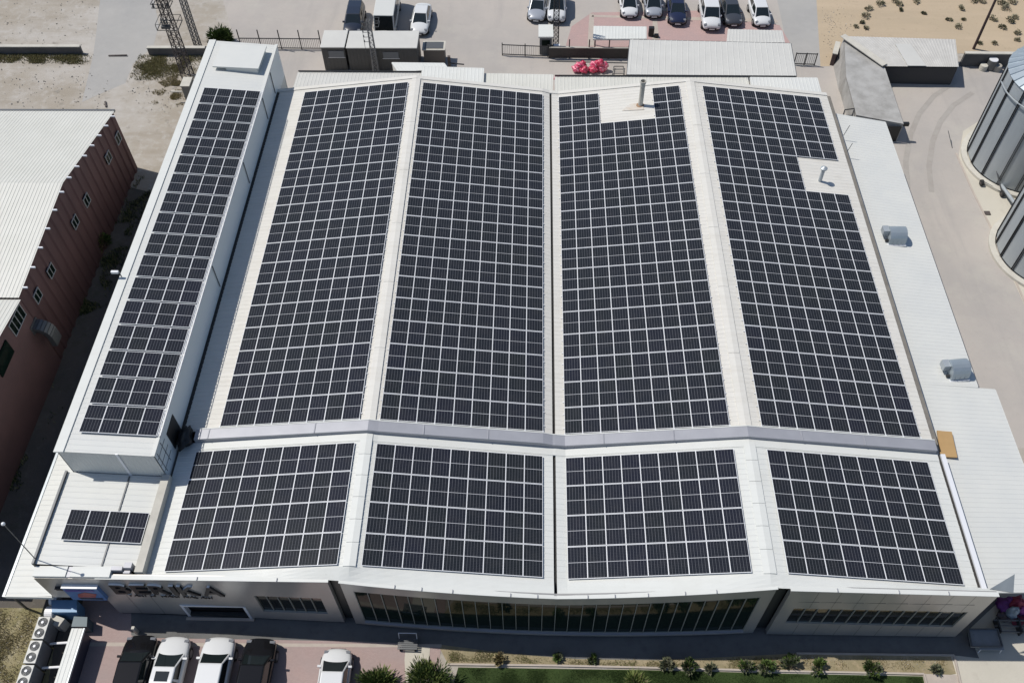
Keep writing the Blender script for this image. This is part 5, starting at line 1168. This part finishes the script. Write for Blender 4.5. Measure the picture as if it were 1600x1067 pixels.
# ------------------------------------------------------------------ bags and sacks
def blob(mb, c, rx, ry, rz_, seed, amp=.16, nu=14, nv=9):
    vs = []; fs = []
    for j in range(nv + 1):
        th = math.pi * j / nv
        for i in range(nu):
            ph = 2 * math.pi * i / nu; d = Vector((math.sin(th) * math.cos(ph), math.sin(th) * math.sin(ph), math.cos(th)))
            k = 1 + amp * mnoise.noise(d * 1.8 + Vector((seed * 3.1, seed, 0))) + amp * .5 * mnoise.noise(d * 5 + Vector((seed, 0, seed)))
            vs.append(Vector(c) + Vector((d.x * rx * k, d.y * ry * k, max(-rz_ * .8, d.z * rz_ * k))))
    for j in range(nv):
        for i in range(nu): fs.append((j * nu + i, (j + 1) * nu + i, (j + 1) * nu + (i + 1) % nu, j * nu + (i + 1) % nu))
    mb.raw(vs, fs)
def stripe_mat(n, c1, c2, sc_=9):
    m = bpy.data.materials.new(n); m.use_nodes = True; t_ = m.node_tree; b = t_.nodes['Principled BSDF']; b.inputs['Roughness'].default_value = .35
    tc = t_.nodes.new('ShaderNodeTexCoord'); wv = t_.nodes.new('ShaderNodeTexNoise'); wv.inputs['Scale'].default_value = 4.5; wv.inputs['Detail'].default_value = 5; wv.inputs['Distortion'].default_value = 1.5
    rp = t_.nodes.new('ShaderNodeValToRGB'); rp.color_ramp.elements[0].color = (*c1, 1); rp.color_ramp.elements[1].color = (*c2, 1); rp.color_ramp.elements[0].position = .46; rp.color_ramp.elements[1].position = .66
    t_.links.new(tc.outputs['Object'], wv.inputs['Vector']); t_.links.new(wv.outputs['Fac'], rp.inputs[0]); t_.links.new(rp.outputs[0], b.inputs['Base Color']); return m
PINKM = stripe_mat('pink_film', (.52, .045, .12), (.72, .42, .48)); REDM = stripe_mat('red_film', (.45, .02, .07), (.60, .16, .22))
def bag(px, r_, h, hh, m, lab, grp, seed):
    c = G(px, h); mb = MB(); blob(mb, (0, 0, 0), r_ * 1.05, r_ * .8, hh, seed, .42, 22, 14); o = mb.build('plastic_bag', m, smooth=True); o.location = c; tag(o, lab, 'bag', grp)
g1, g2 = 'pink bags in the left heap', 'pink bags in the right heap'
bag((901, 108), .42, .3, .33, PINKM, 'pink film bag at the left end of the left pink heap', g1, 1); bag((912, 109), .42, .3, .33, REDM, 'pink film bag at the right foot of the left pink heap', g1, 2)
bag((905, 104), .40, .45, .33, PINKM, 'pink film bag lying on top of the left pink heap', g1, 3); bag((910, 101), .36, .35, .3, REDM, 'pink film bag at the back of the left pink heap', g1, 4)
bag((927, 109), .42, .3, .33, REDM, 'deep pink bag at the left foot of the right pink heap', g2, 5); bag((940, 108), .42, .3, .35, PINKM, 'deep pink bag at the right foot of the right pink heap', g2, 6)
bag((929, 102), .42, .55, .35, PINKM, 'pink film bag upper left on the right pink heap', g2, 7); bag((937, 100), .46, .75, .38, REDM, 'red pink bag topmost on the right pink heap', g2, 8); bag((944, 102), .36, .6, .33, PINKM, 'pink film bag at the upper right of the right pink heap', g2, 9)
bag((871, 122), .30, .9, .22, PINKM, 'small pale pink bag on the shed roof corner behind the valley', 'pink bags on the shed roof', 10)
mb = MB(); p = [G(v) for v in ((957, 118), (974, 118), (974, 107), (959, 107))]
for a, b in zip(p, p[1:] + p[:1]): mb.bar(a + Vector((0, 0, .2)), b + Vector((0, 0, .2)), .06, .06)
mb.bar((p[0] + p[3]) / 2 + Vector((0, 0, .2)), (p[1] + p[2]) / 2 + Vector((0, 0, .2)), .05, .05)
for v in p: mb.tube(v, v + Vector((0, 0, .2)), .04)
tag(mb.build('pallet_frame', STEELGREY), 'small steel ground frame between the pink bags and the big flat shed', 'frame')
sc_ = [((1572, 946), .50, .5, (.16, .03, .20), 'purple sack heaped against the corner of the cladding'), ((1586, 944), .5, .7, (.30, .03, .07), 'red sack behind the grey-blue bundle under the lean-to'), ((1596, 950), .5, .6, (.33, .05, .25), 'magenta sack at the right edge under the lean-to'), ((1581, 958), .30, .75, (.30, .36, .42), 'grey-blue bundle standing upright among the coloured sacks'), ((1570, 962), .38, .25, (.10, .08, .09), 'dark grey sack at the foot of the purple sack'), ((1590, 966), .45, .25, (.22, .03, .06), 'dark red sack lying in front of the grey-blue bundle'), ((1602, 962), .45, .3, (.12, .05, .16), 'violet sack at the far right foot of the sack heap')]
for i, (px, r_, hh, c_, lab) in enumerate(sc_):
    p = G(px, hh * .7); mb = MB(); blob(mb, (0, 0, 0), r_ * 1.05, r_ * .85, hh, i + 20, .45, 22, 14); o = mb.build('sack', mat('sack_%d' % i, c_, .6, c2=tuple(v * .6 for v in c_), vscale=5), smooth=True); o.location = p; tag(o, lab, 'sack', 'coloured sacks under the lean-to')
t = thing('steel_rack', 'dark steel rack with bars beside the sacks at the right edge', 'rack', G((1590, 990)))
p = G((1588, 985)); mb = MB()
for k in range(3): mb.tube((p.x - 1.4, p.y + .3 * k - .2, p.z + .35 + .1 * k), (p.x + 1.5, p.y + .3 * k - .2, p.z + .35 + .1 * k), .05)
mb.build('bars', STEELGREY, t)
for x in (-1.2, 0, 1.3): mb = MB(); mb.box(p.x + x, p.x + x + .08, p.y - .3, p.y + .55, p.z, p.z + .6); mb.build('post', STEELDARK, t)

mb = MB(); blob(mb, (0, 0, 0), .42, .75, .38, 55, .5, 24, 16); o = mb.build('tarp_heap', mat('black_tarp', (.012, .012, .013), .6), smooth=True); o.location = (-22.25, -.75, rz(MROOF, -22.25) + .25); tag(o, 'black crumpled tarp heaped below the dark opening of the tall side block', 'tarp')
# ------------------------------------------------------------------ plants
def green(n, c): return mat('leaf_' + n, c, .65, spec=.3)
LG = [green('dark', (.030, .052, .015)), green('mid', (.075, .115, .028)), green('light', (.17, .205, .06))]
LO = [green('grey_dark', (.06, .07, .04)), green('grey', (.115, .125, .075)), green('grey_pale', (.19, .185, .12))]
LD = [green('straw_dark', (.20, .165, .08)), green('straw', (.33, .27, .15)), green('olive', (.19, .18, .08))]
LS = [green('scrub_dark', (.21, .19, .12)), green('scrub', (.28, .255, .175)), green('scrub_pale', (.35, .32, .23))]
BARK = mat('bark', (.10, .075, .05), .9)
def leafmesh(mb, rnd, c, rx, rz_, n, ln, wd, mode='bush', clumps=9):
    cl = []
    for _ in range(clumps):
        a = rnd.uniform(0, 2 * math.pi); u = rnd.uniform(.05, 1); rr = rx * .68 * math.sqrt(rnd.random())
        cl.append((Vector((rr * math.cos(a), rr * math.sin(a), rz_ * (.35 + .75 * u * (1 - .5 * rr / rx)))), rnd.choice((0, 1, 1, 2)), rnd.uniform(.25, .5)))
    for _ in range(n):
        cc, mi, cr = rnd.choice(cl); d = Vector((rnd.gauss(0, 1), rnd.gauss(0, 1), rnd.gauss(0, .9))).normalized()
        p = cc + Vector((d.x * rx, d.y * rx, d.z * rz_)) * cr * rnd.random() ** .5
        if p.z < .03: p.z = rnd.uniform(.03, .2) * rz_
        out = (Vector((p.x, p.y, p.z - rz_ * .3)).normalized() + d * .6 + Vector((0, 0, .35))).normalized()
        if mode == 'spike': out = (out + Vector((0, 0, .25))).normalized()
        l = ln * rnd.uniform(.6, 1.3); sd = out.cross(Vector((rnd.gauss(0, 1), rnd.gauss(0, 1), rnd.gauss(0, 1)))).normalized() * wd * rnd.uniform(.7, 1.3)
        tip = p + out * l + Vector((0, 0, -.15 * l)); mid = p + out * l * .5
        mb.cur = mi if rnd.random() < .75 else rnd.choice((0, 1, 2))
        b = Vector(c); mb.face([b + p, b + mid + sd, b + tip, b + mid - sd])
    mb.cur = 0
def plant(name, label, cat, c, rx, rz_, n, ln, wd, pal, grp=None, mode='bush', seed=0, clumps=9, stem=True):
    rnd = random.Random(seed + 101); t = thing(name, label, cat, c, grp); c = Vector(c)
    mb = MB(); leafmesh(mb, rnd, c, rx, rz_, n, ln, wd, mode, clumps); mb.build('foliage', pal, t)
    mb = MB(); mb.tube(c + Vector((0, 0, -.05)), c + Vector((0, 0, rz_ * .7)), rx * .07, 6, rx * .03)
    for k in range(5):
        a = rnd.uniform(0, 6.28); mb.tube(c + Vector((0, 0, rz_ * .15)), c + Vector((math.cos(a) * rx * .6, math.sin(a) * rx * .6, rz_ * rnd.uniform(.5, .9))), rx * .035, 5, rx * .015)
    mb.build('stem', BARK, t); return t
plant('bushy_palm', 'dense spiky green bush beside the lone white car', 'bush', G((592, 1078)), 1.05, 1.35, 3600, .34, .028, LG, 'spiky bushes by the entrance path', 'spike', 1, 26)
plant('bushy_palm', 'bigger dense spiky green bush at the corner of the lawn', 'bush', G((672, 1078)), 1.30, 1.55, 4600, .36, .03, LG, 'spiky bushes by the entrance path', 'spike', 2, 32)
plant('bush', 'dark green upright bush behind the far end of the tall narrow roof', 'bush', G((346, 70)), 1.15, 1.3, 1900, .5, .05, [LG[0], LG[1], LG[1]], None, 'spike', 3, 16)
BED = [((1043, 1042), .42, 'low shrub with grey leaves, leftmost big one in the planting bed'), ((1076, 1044), .50, 'round green shrub second of the close group in the planting bed'), ((1110, 1045), .30, 'small pale dry shrub in the middle of the planting bed'), ((1166, 1045), .48, 'bright green shrub between the pale dry shrub and the dark clump'), ((1194, 1043), .50, 'tall dark shrub left of the widest clump in the bed'), ((1236, 1043), .62, 'widest dark green shrub clump in the planting bed'), ((1279, 1046), .48, 'green shrub right of the widest clump in the bed'), ((1360, 1048), .58, 'round green shrub standing alone on bare soil'), ((1460, 1050), .40, 'greyish shrub at the right end of the planting bed'), ((925, 1030), .25, 'small dark seedling at the shadow edge of the bed'), ((872, 1028), .20, 'tiny dark seedling near the middle of the bed'), ((781, 1031), .40, 'low yellow green tuft left in the planting bed')]
for i, (px, r_, lab) in enumerate(BED):
    pal = LO if i in (0, 2, 8) else (LD if i == 11 else [LG[0], LG[1], LO[1]])
    plant('shrub', lab, 'shrub', G(px, .01), r_ * .85, r_ * 1.05, int(120 + 420 * r_), .24, .055, pal, 'shrubs in the planting bed', 'spike' if i % 2 else 'bush', 40 + i, 6 + i % 4)
plant('ornamental_grass', 'yellow green grass tuft growing in the lawn', 'grass tuft', G((992, 1076)), .55, .75, 900, .5, .018, [LG[1], LG[2], LD[1]], None, 'spike', 77, 12)
plant('bush', 'dim olive bush in the shaded alley beside the red works', 'bush', G((166, 388)), .8, 1.1, 900, .3, .06, [LG[0], LD[2], LG[1]], 'bushes in the alley', 'bush', 81, 10)
plant('bush', 'lower olive bush in the shaded alley near the duct hood', 'bush', G((76, 545)), .8, 1.1, 900, .3, .06, [LG[0], LD[2], LG[1]], 'bushes in the alley', 'bush', 82, 10)
SANDB = [((1375, 9), 1), ((1395, 3), 1), ((1405, 9), .8), ((1406, 17), .5), ((1357, 15), .8), ((1351, 27), 1), ((1346, 36), .5), ((1337, 43), .5), ((1352, 45), .6), ((1443, 22), .4), ((1432, 4), .9), ((1502, 15), .8), ((1482, 32), .6), ((1496, 43), .9), ((1506, 32), .4), ((1520, 3), .9), ((1534, 3), 1.1), ((1552, 31), .9), ((1577, 34), 1.1), ((1573, 16), 1.2), ((1585, 28), .8), ((1566, 44), .8), ((1589, 53), .7), ((1588, 63), .6), ((1530, 69), .5), ((1553, 69), .6), ((1563, 5), 1.1), ((1570, 9), 1), ((1582, 5), 1.2)]
def quarter(px):
    x, y = px; return x, y
for i, (px, s) in enumerate(SANDB):
    dx = 'left' if px[0] < 1420 else ('middle' if px[0] < 1515 else 'right'); sz = 'tiny' if s < .55 else ('small' if s < .85 else 'large')
    lab = f'{sz} round dry shrub on the sand, number {i}'
    o = plant('dry_shrub', lab, 'shrub', G(px, .01), 0.46 * s, .26 * s, 190, .18, .04, LS if i % 3 else [LS[0], LO[0], LS[1]], 'dry shrubs on the sand field', 'bush', 200 + i, 7)
    SANDB[i] = (px, s, o)
# each shrub's label: its size and its place among its neighbours along the field
col_n = ['left third', 'middle third', 'right third']; row_n = ['rear', 'second', 'third', 'nearest']
cells = {}
for px, s, o in SANDB:
    k = (0 if px[0] < 1420 else 1 if px[0] < 1515 else 2, 0 if px[1] < 12 else 1 if px[1] < 30 else 2 if px[1] < 48 else 3); cells.setdefault(k, []).append((px[0], s, o))
for (cx_, ry_), L in cells.items():
    L.sort(key=lambda v: v[0])
    for j, (x, s, o) in enumerate(L):
        sz = 'tiny' if s < .55 else ('small' if s < .85 else 'large')
        pos = '' if len(L) == 1 else f', {NTH[j]} from left'
        o['label'] = f'{sz} dry shrub on the sand, {row_n[ry_]} row, {col_n[cx_]}{pos}'

# ------------------------------------------------------------------ grass and rubble that nobody could count
def inside(p, poly):
    r_ = False; n = len(poly); j = n - 1
    for i in range(n):
        if (poly[i].y > p[1]) != (poly[j].y > p[1]) and p[0] < (poly[j].x - poly[i].x) * (p[1] - poly[i].y) / (poly[j].y - poly[i].y) + poly[i].x: r_ = not r_
        j = i
    return r_
def scatter(poly, n, rnd, patch=0.0, ps=.6, feather=.4):
    x0, x1 = min(p.x for p in poly), max(p.x for p in poly); y0, y1 = min(p.y for p in poly), max(p.y for p in poly); out = []; k = 0
    while len(out) < n and k < n * 40:
        k += 1; p = (rnd.uniform(x0, x1), rnd.uniform(y0, y1))
        q = (p[0] + rnd.gauss(0, feather), p[1] + rnd.gauss(0, feather))
        if inside(q, poly) and rnd.random() < min(1, max(.08, .55 + 1.3 * mnoise.noise(Vector((p[0] * .8, p[1] * .8, 1.7))))) and (not patch or mnoise.noise(Vector((p[0] * ps, p[1] * ps, 3.3))) > patch * rnd.uniform(.2, 1)): out.append(p)
    return out
def grass(name, label, polys, n, ln, wd, pal, seed, base=.012, patch=0.0, ps=.6, feather=.4):
    rnd = random.Random(seed); mb = MB()
    for px in polys:
        poly = [G(p) for p in px]
        for x, y in scatter(poly, n, rnd, patch, ps, feather):
            mb.cur = rnd.choice((0, 0, 1, 1, 2)); z = gz(x, base)
            for _ in range(2):
                a = rnd.uniform(0, 6.28); l = ln * rnd.uniform(.5, 1.3); dx, dy = math.cos(a), math.sin(a); t_ = rnd.uniform(.2, .8)
                mb.face([(x - dy * wd, y + dx * wd, z), (x + dy * wd, y - dx * wd, z), (x + dx * l * t_, y + dy * l * t_, z + l)])
    mb.cur = 0; o = mb.build(name, pal); o['kind'] = 'stuff'; tag(o, label, 'grass'); return o
grass('lawn_grass', 'short dense green lawn before the glass front', [[(720, 1044), (1000, 1048), (1240, 1054), (1440, 1058), (1444, 1080), (708, 1080)]], 30000, .05, .010, [green('lawn', (.03, .055, .014)), green('lawn_dark', (.022, .042, .012)), green('lawn_light', (.045, .07, .02))], 5, .018, feather=.02)
grass('dry_grass', 'dry tufted grass and weeds left of the condensers', [[(-20, 950), (60, 962), (40, 1000), (10, 1080), (-60, 1080)]], 7000, .10, .012, LD, 6, .012, .0)
grass('wall_weeds', 'olive weeds growing along the low boundary walls', [[(-40, 86), (120, 86), (146, 88), (120, 97), (60, 99), (0, 97), (-40, 98)], [(216, 90), (240, 88), (322, 88), (312, 104), (290, 112), (250, 116), (226, 126), (215, 112)]], 7000, .15, .022, [LD[2], LD[0], LD[2]], 7, .0, feather=.5)
grass('kiosk_weeds', 'straw coloured weeds round the kiosk by the lattice mast', [[(245, 130), (300, 118), (290, 160), (270, 165), (232, 163), (248, 150)]], 2600, .13, .02, [LD[0], LD[1], LD[2]], 8, .0, -.12, 1.1)
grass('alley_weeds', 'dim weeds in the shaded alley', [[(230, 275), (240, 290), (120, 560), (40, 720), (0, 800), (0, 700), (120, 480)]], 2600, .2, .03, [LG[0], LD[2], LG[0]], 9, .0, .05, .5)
grass('bed_weeds', 'sparse dry weeds over the planting bed before the glass front', [[(700, 1014), (800, 1026), (900, 1033), (1030, 1035), (1170, 1030), (1235, 1030), (1235, 1046), (1000, 1040), (705, 1034)]], 4200, .07, .012, [LD[2], LD[0], LG[2]], 10, .016, -.25, .8, .1)
grass('bed_litter', 'dry leaf litter on the bare right half of the planting bed', [[(1250, 1028), (1480, 1030), (1470, 1048), (1250, 1044)]], 900, .05, .02, [LD[1], LD[0], LD[0]], 11, .016, -.1, 1.2, .1)
rnd = random.Random(12); mb = MB()
for px, n, s0, s1 in (([(0, 98), (150, 100), (170, 150), (170, 172), (0, 168)], 140, .04, .12), ([(0, 0), (160, 0), (140, 70), (0, 74)], 90, .04, .12), ([(-10, 955), (58, 968), (30, 1020), (8, 1075), (-30, 1075)], 300, .02, .07), ([(215, 110), (300, 112), (280, 170), (220, 180), (200, 150)], 140, .03, .10), ([(1285, 20), (1330, 0), (1320, 60), (1290, 95)], 160, .03, .09), ([(1210, 1020), (1480, 1024), (1470, 1048), (1230, 1044)], 200, .02, .06)):
    poly = [G(p) for p in px]
    for x, y in scatter(poly, n, rnd):
        s = rnd.uniform(s0, s1); mb.cur = rnd.choice((0, 0, 0, 1, 1, 2)); c = Vector((x, y, gz(x, .02)))
        vs = [c + Vector((rnd.gauss(0, .6), rnd.gauss(0, .6), 0)).normalized() * s * rnd.uniform(.6, 1) + Vector((0, 0, rnd.uniform(-.2, .5) * s)) for _ in range(4)] + [c + Vector((0, 0, s * .7))]
        vs[:4] = sorted(vs[:4], key=lambda v: math.atan2(v.y - c.y, v.x - c.x)); mb.raw(vs, [(0, 1, 4), (1, 2, 4), (2, 3, 4), (3, 0, 4)])
mb.cur = 0; o = mb.build('rubble', [mat('stone_pale', (.46, .43, .38), .9), mat('stone_grey', (.25, .235, .21), .9), mat('stone_dark', (.12, .11, .10), .9)]); o['kind'] = 'stuff'; tag(o, 'scattered pebbles and rubble on the bare ground', 'rubble')
for i, (px, w_, r_, lab) in enumerate((((184, 87), 1.7, .05, 'dark plank lying across the grey road at far left'), ((165, 163), .8, 1.2, 'short dark stake lying behind the red works roof'))):
    p = G(px, .08); mb = MB(); d = Vector((math.cos(r_), math.sin(r_) * (-1 if i else 1), 0)) * w_ / 2; mb.bar(p - d, p + d, .14, .08); tag(mb.build('plank', RUSTY), lab, 'plank')
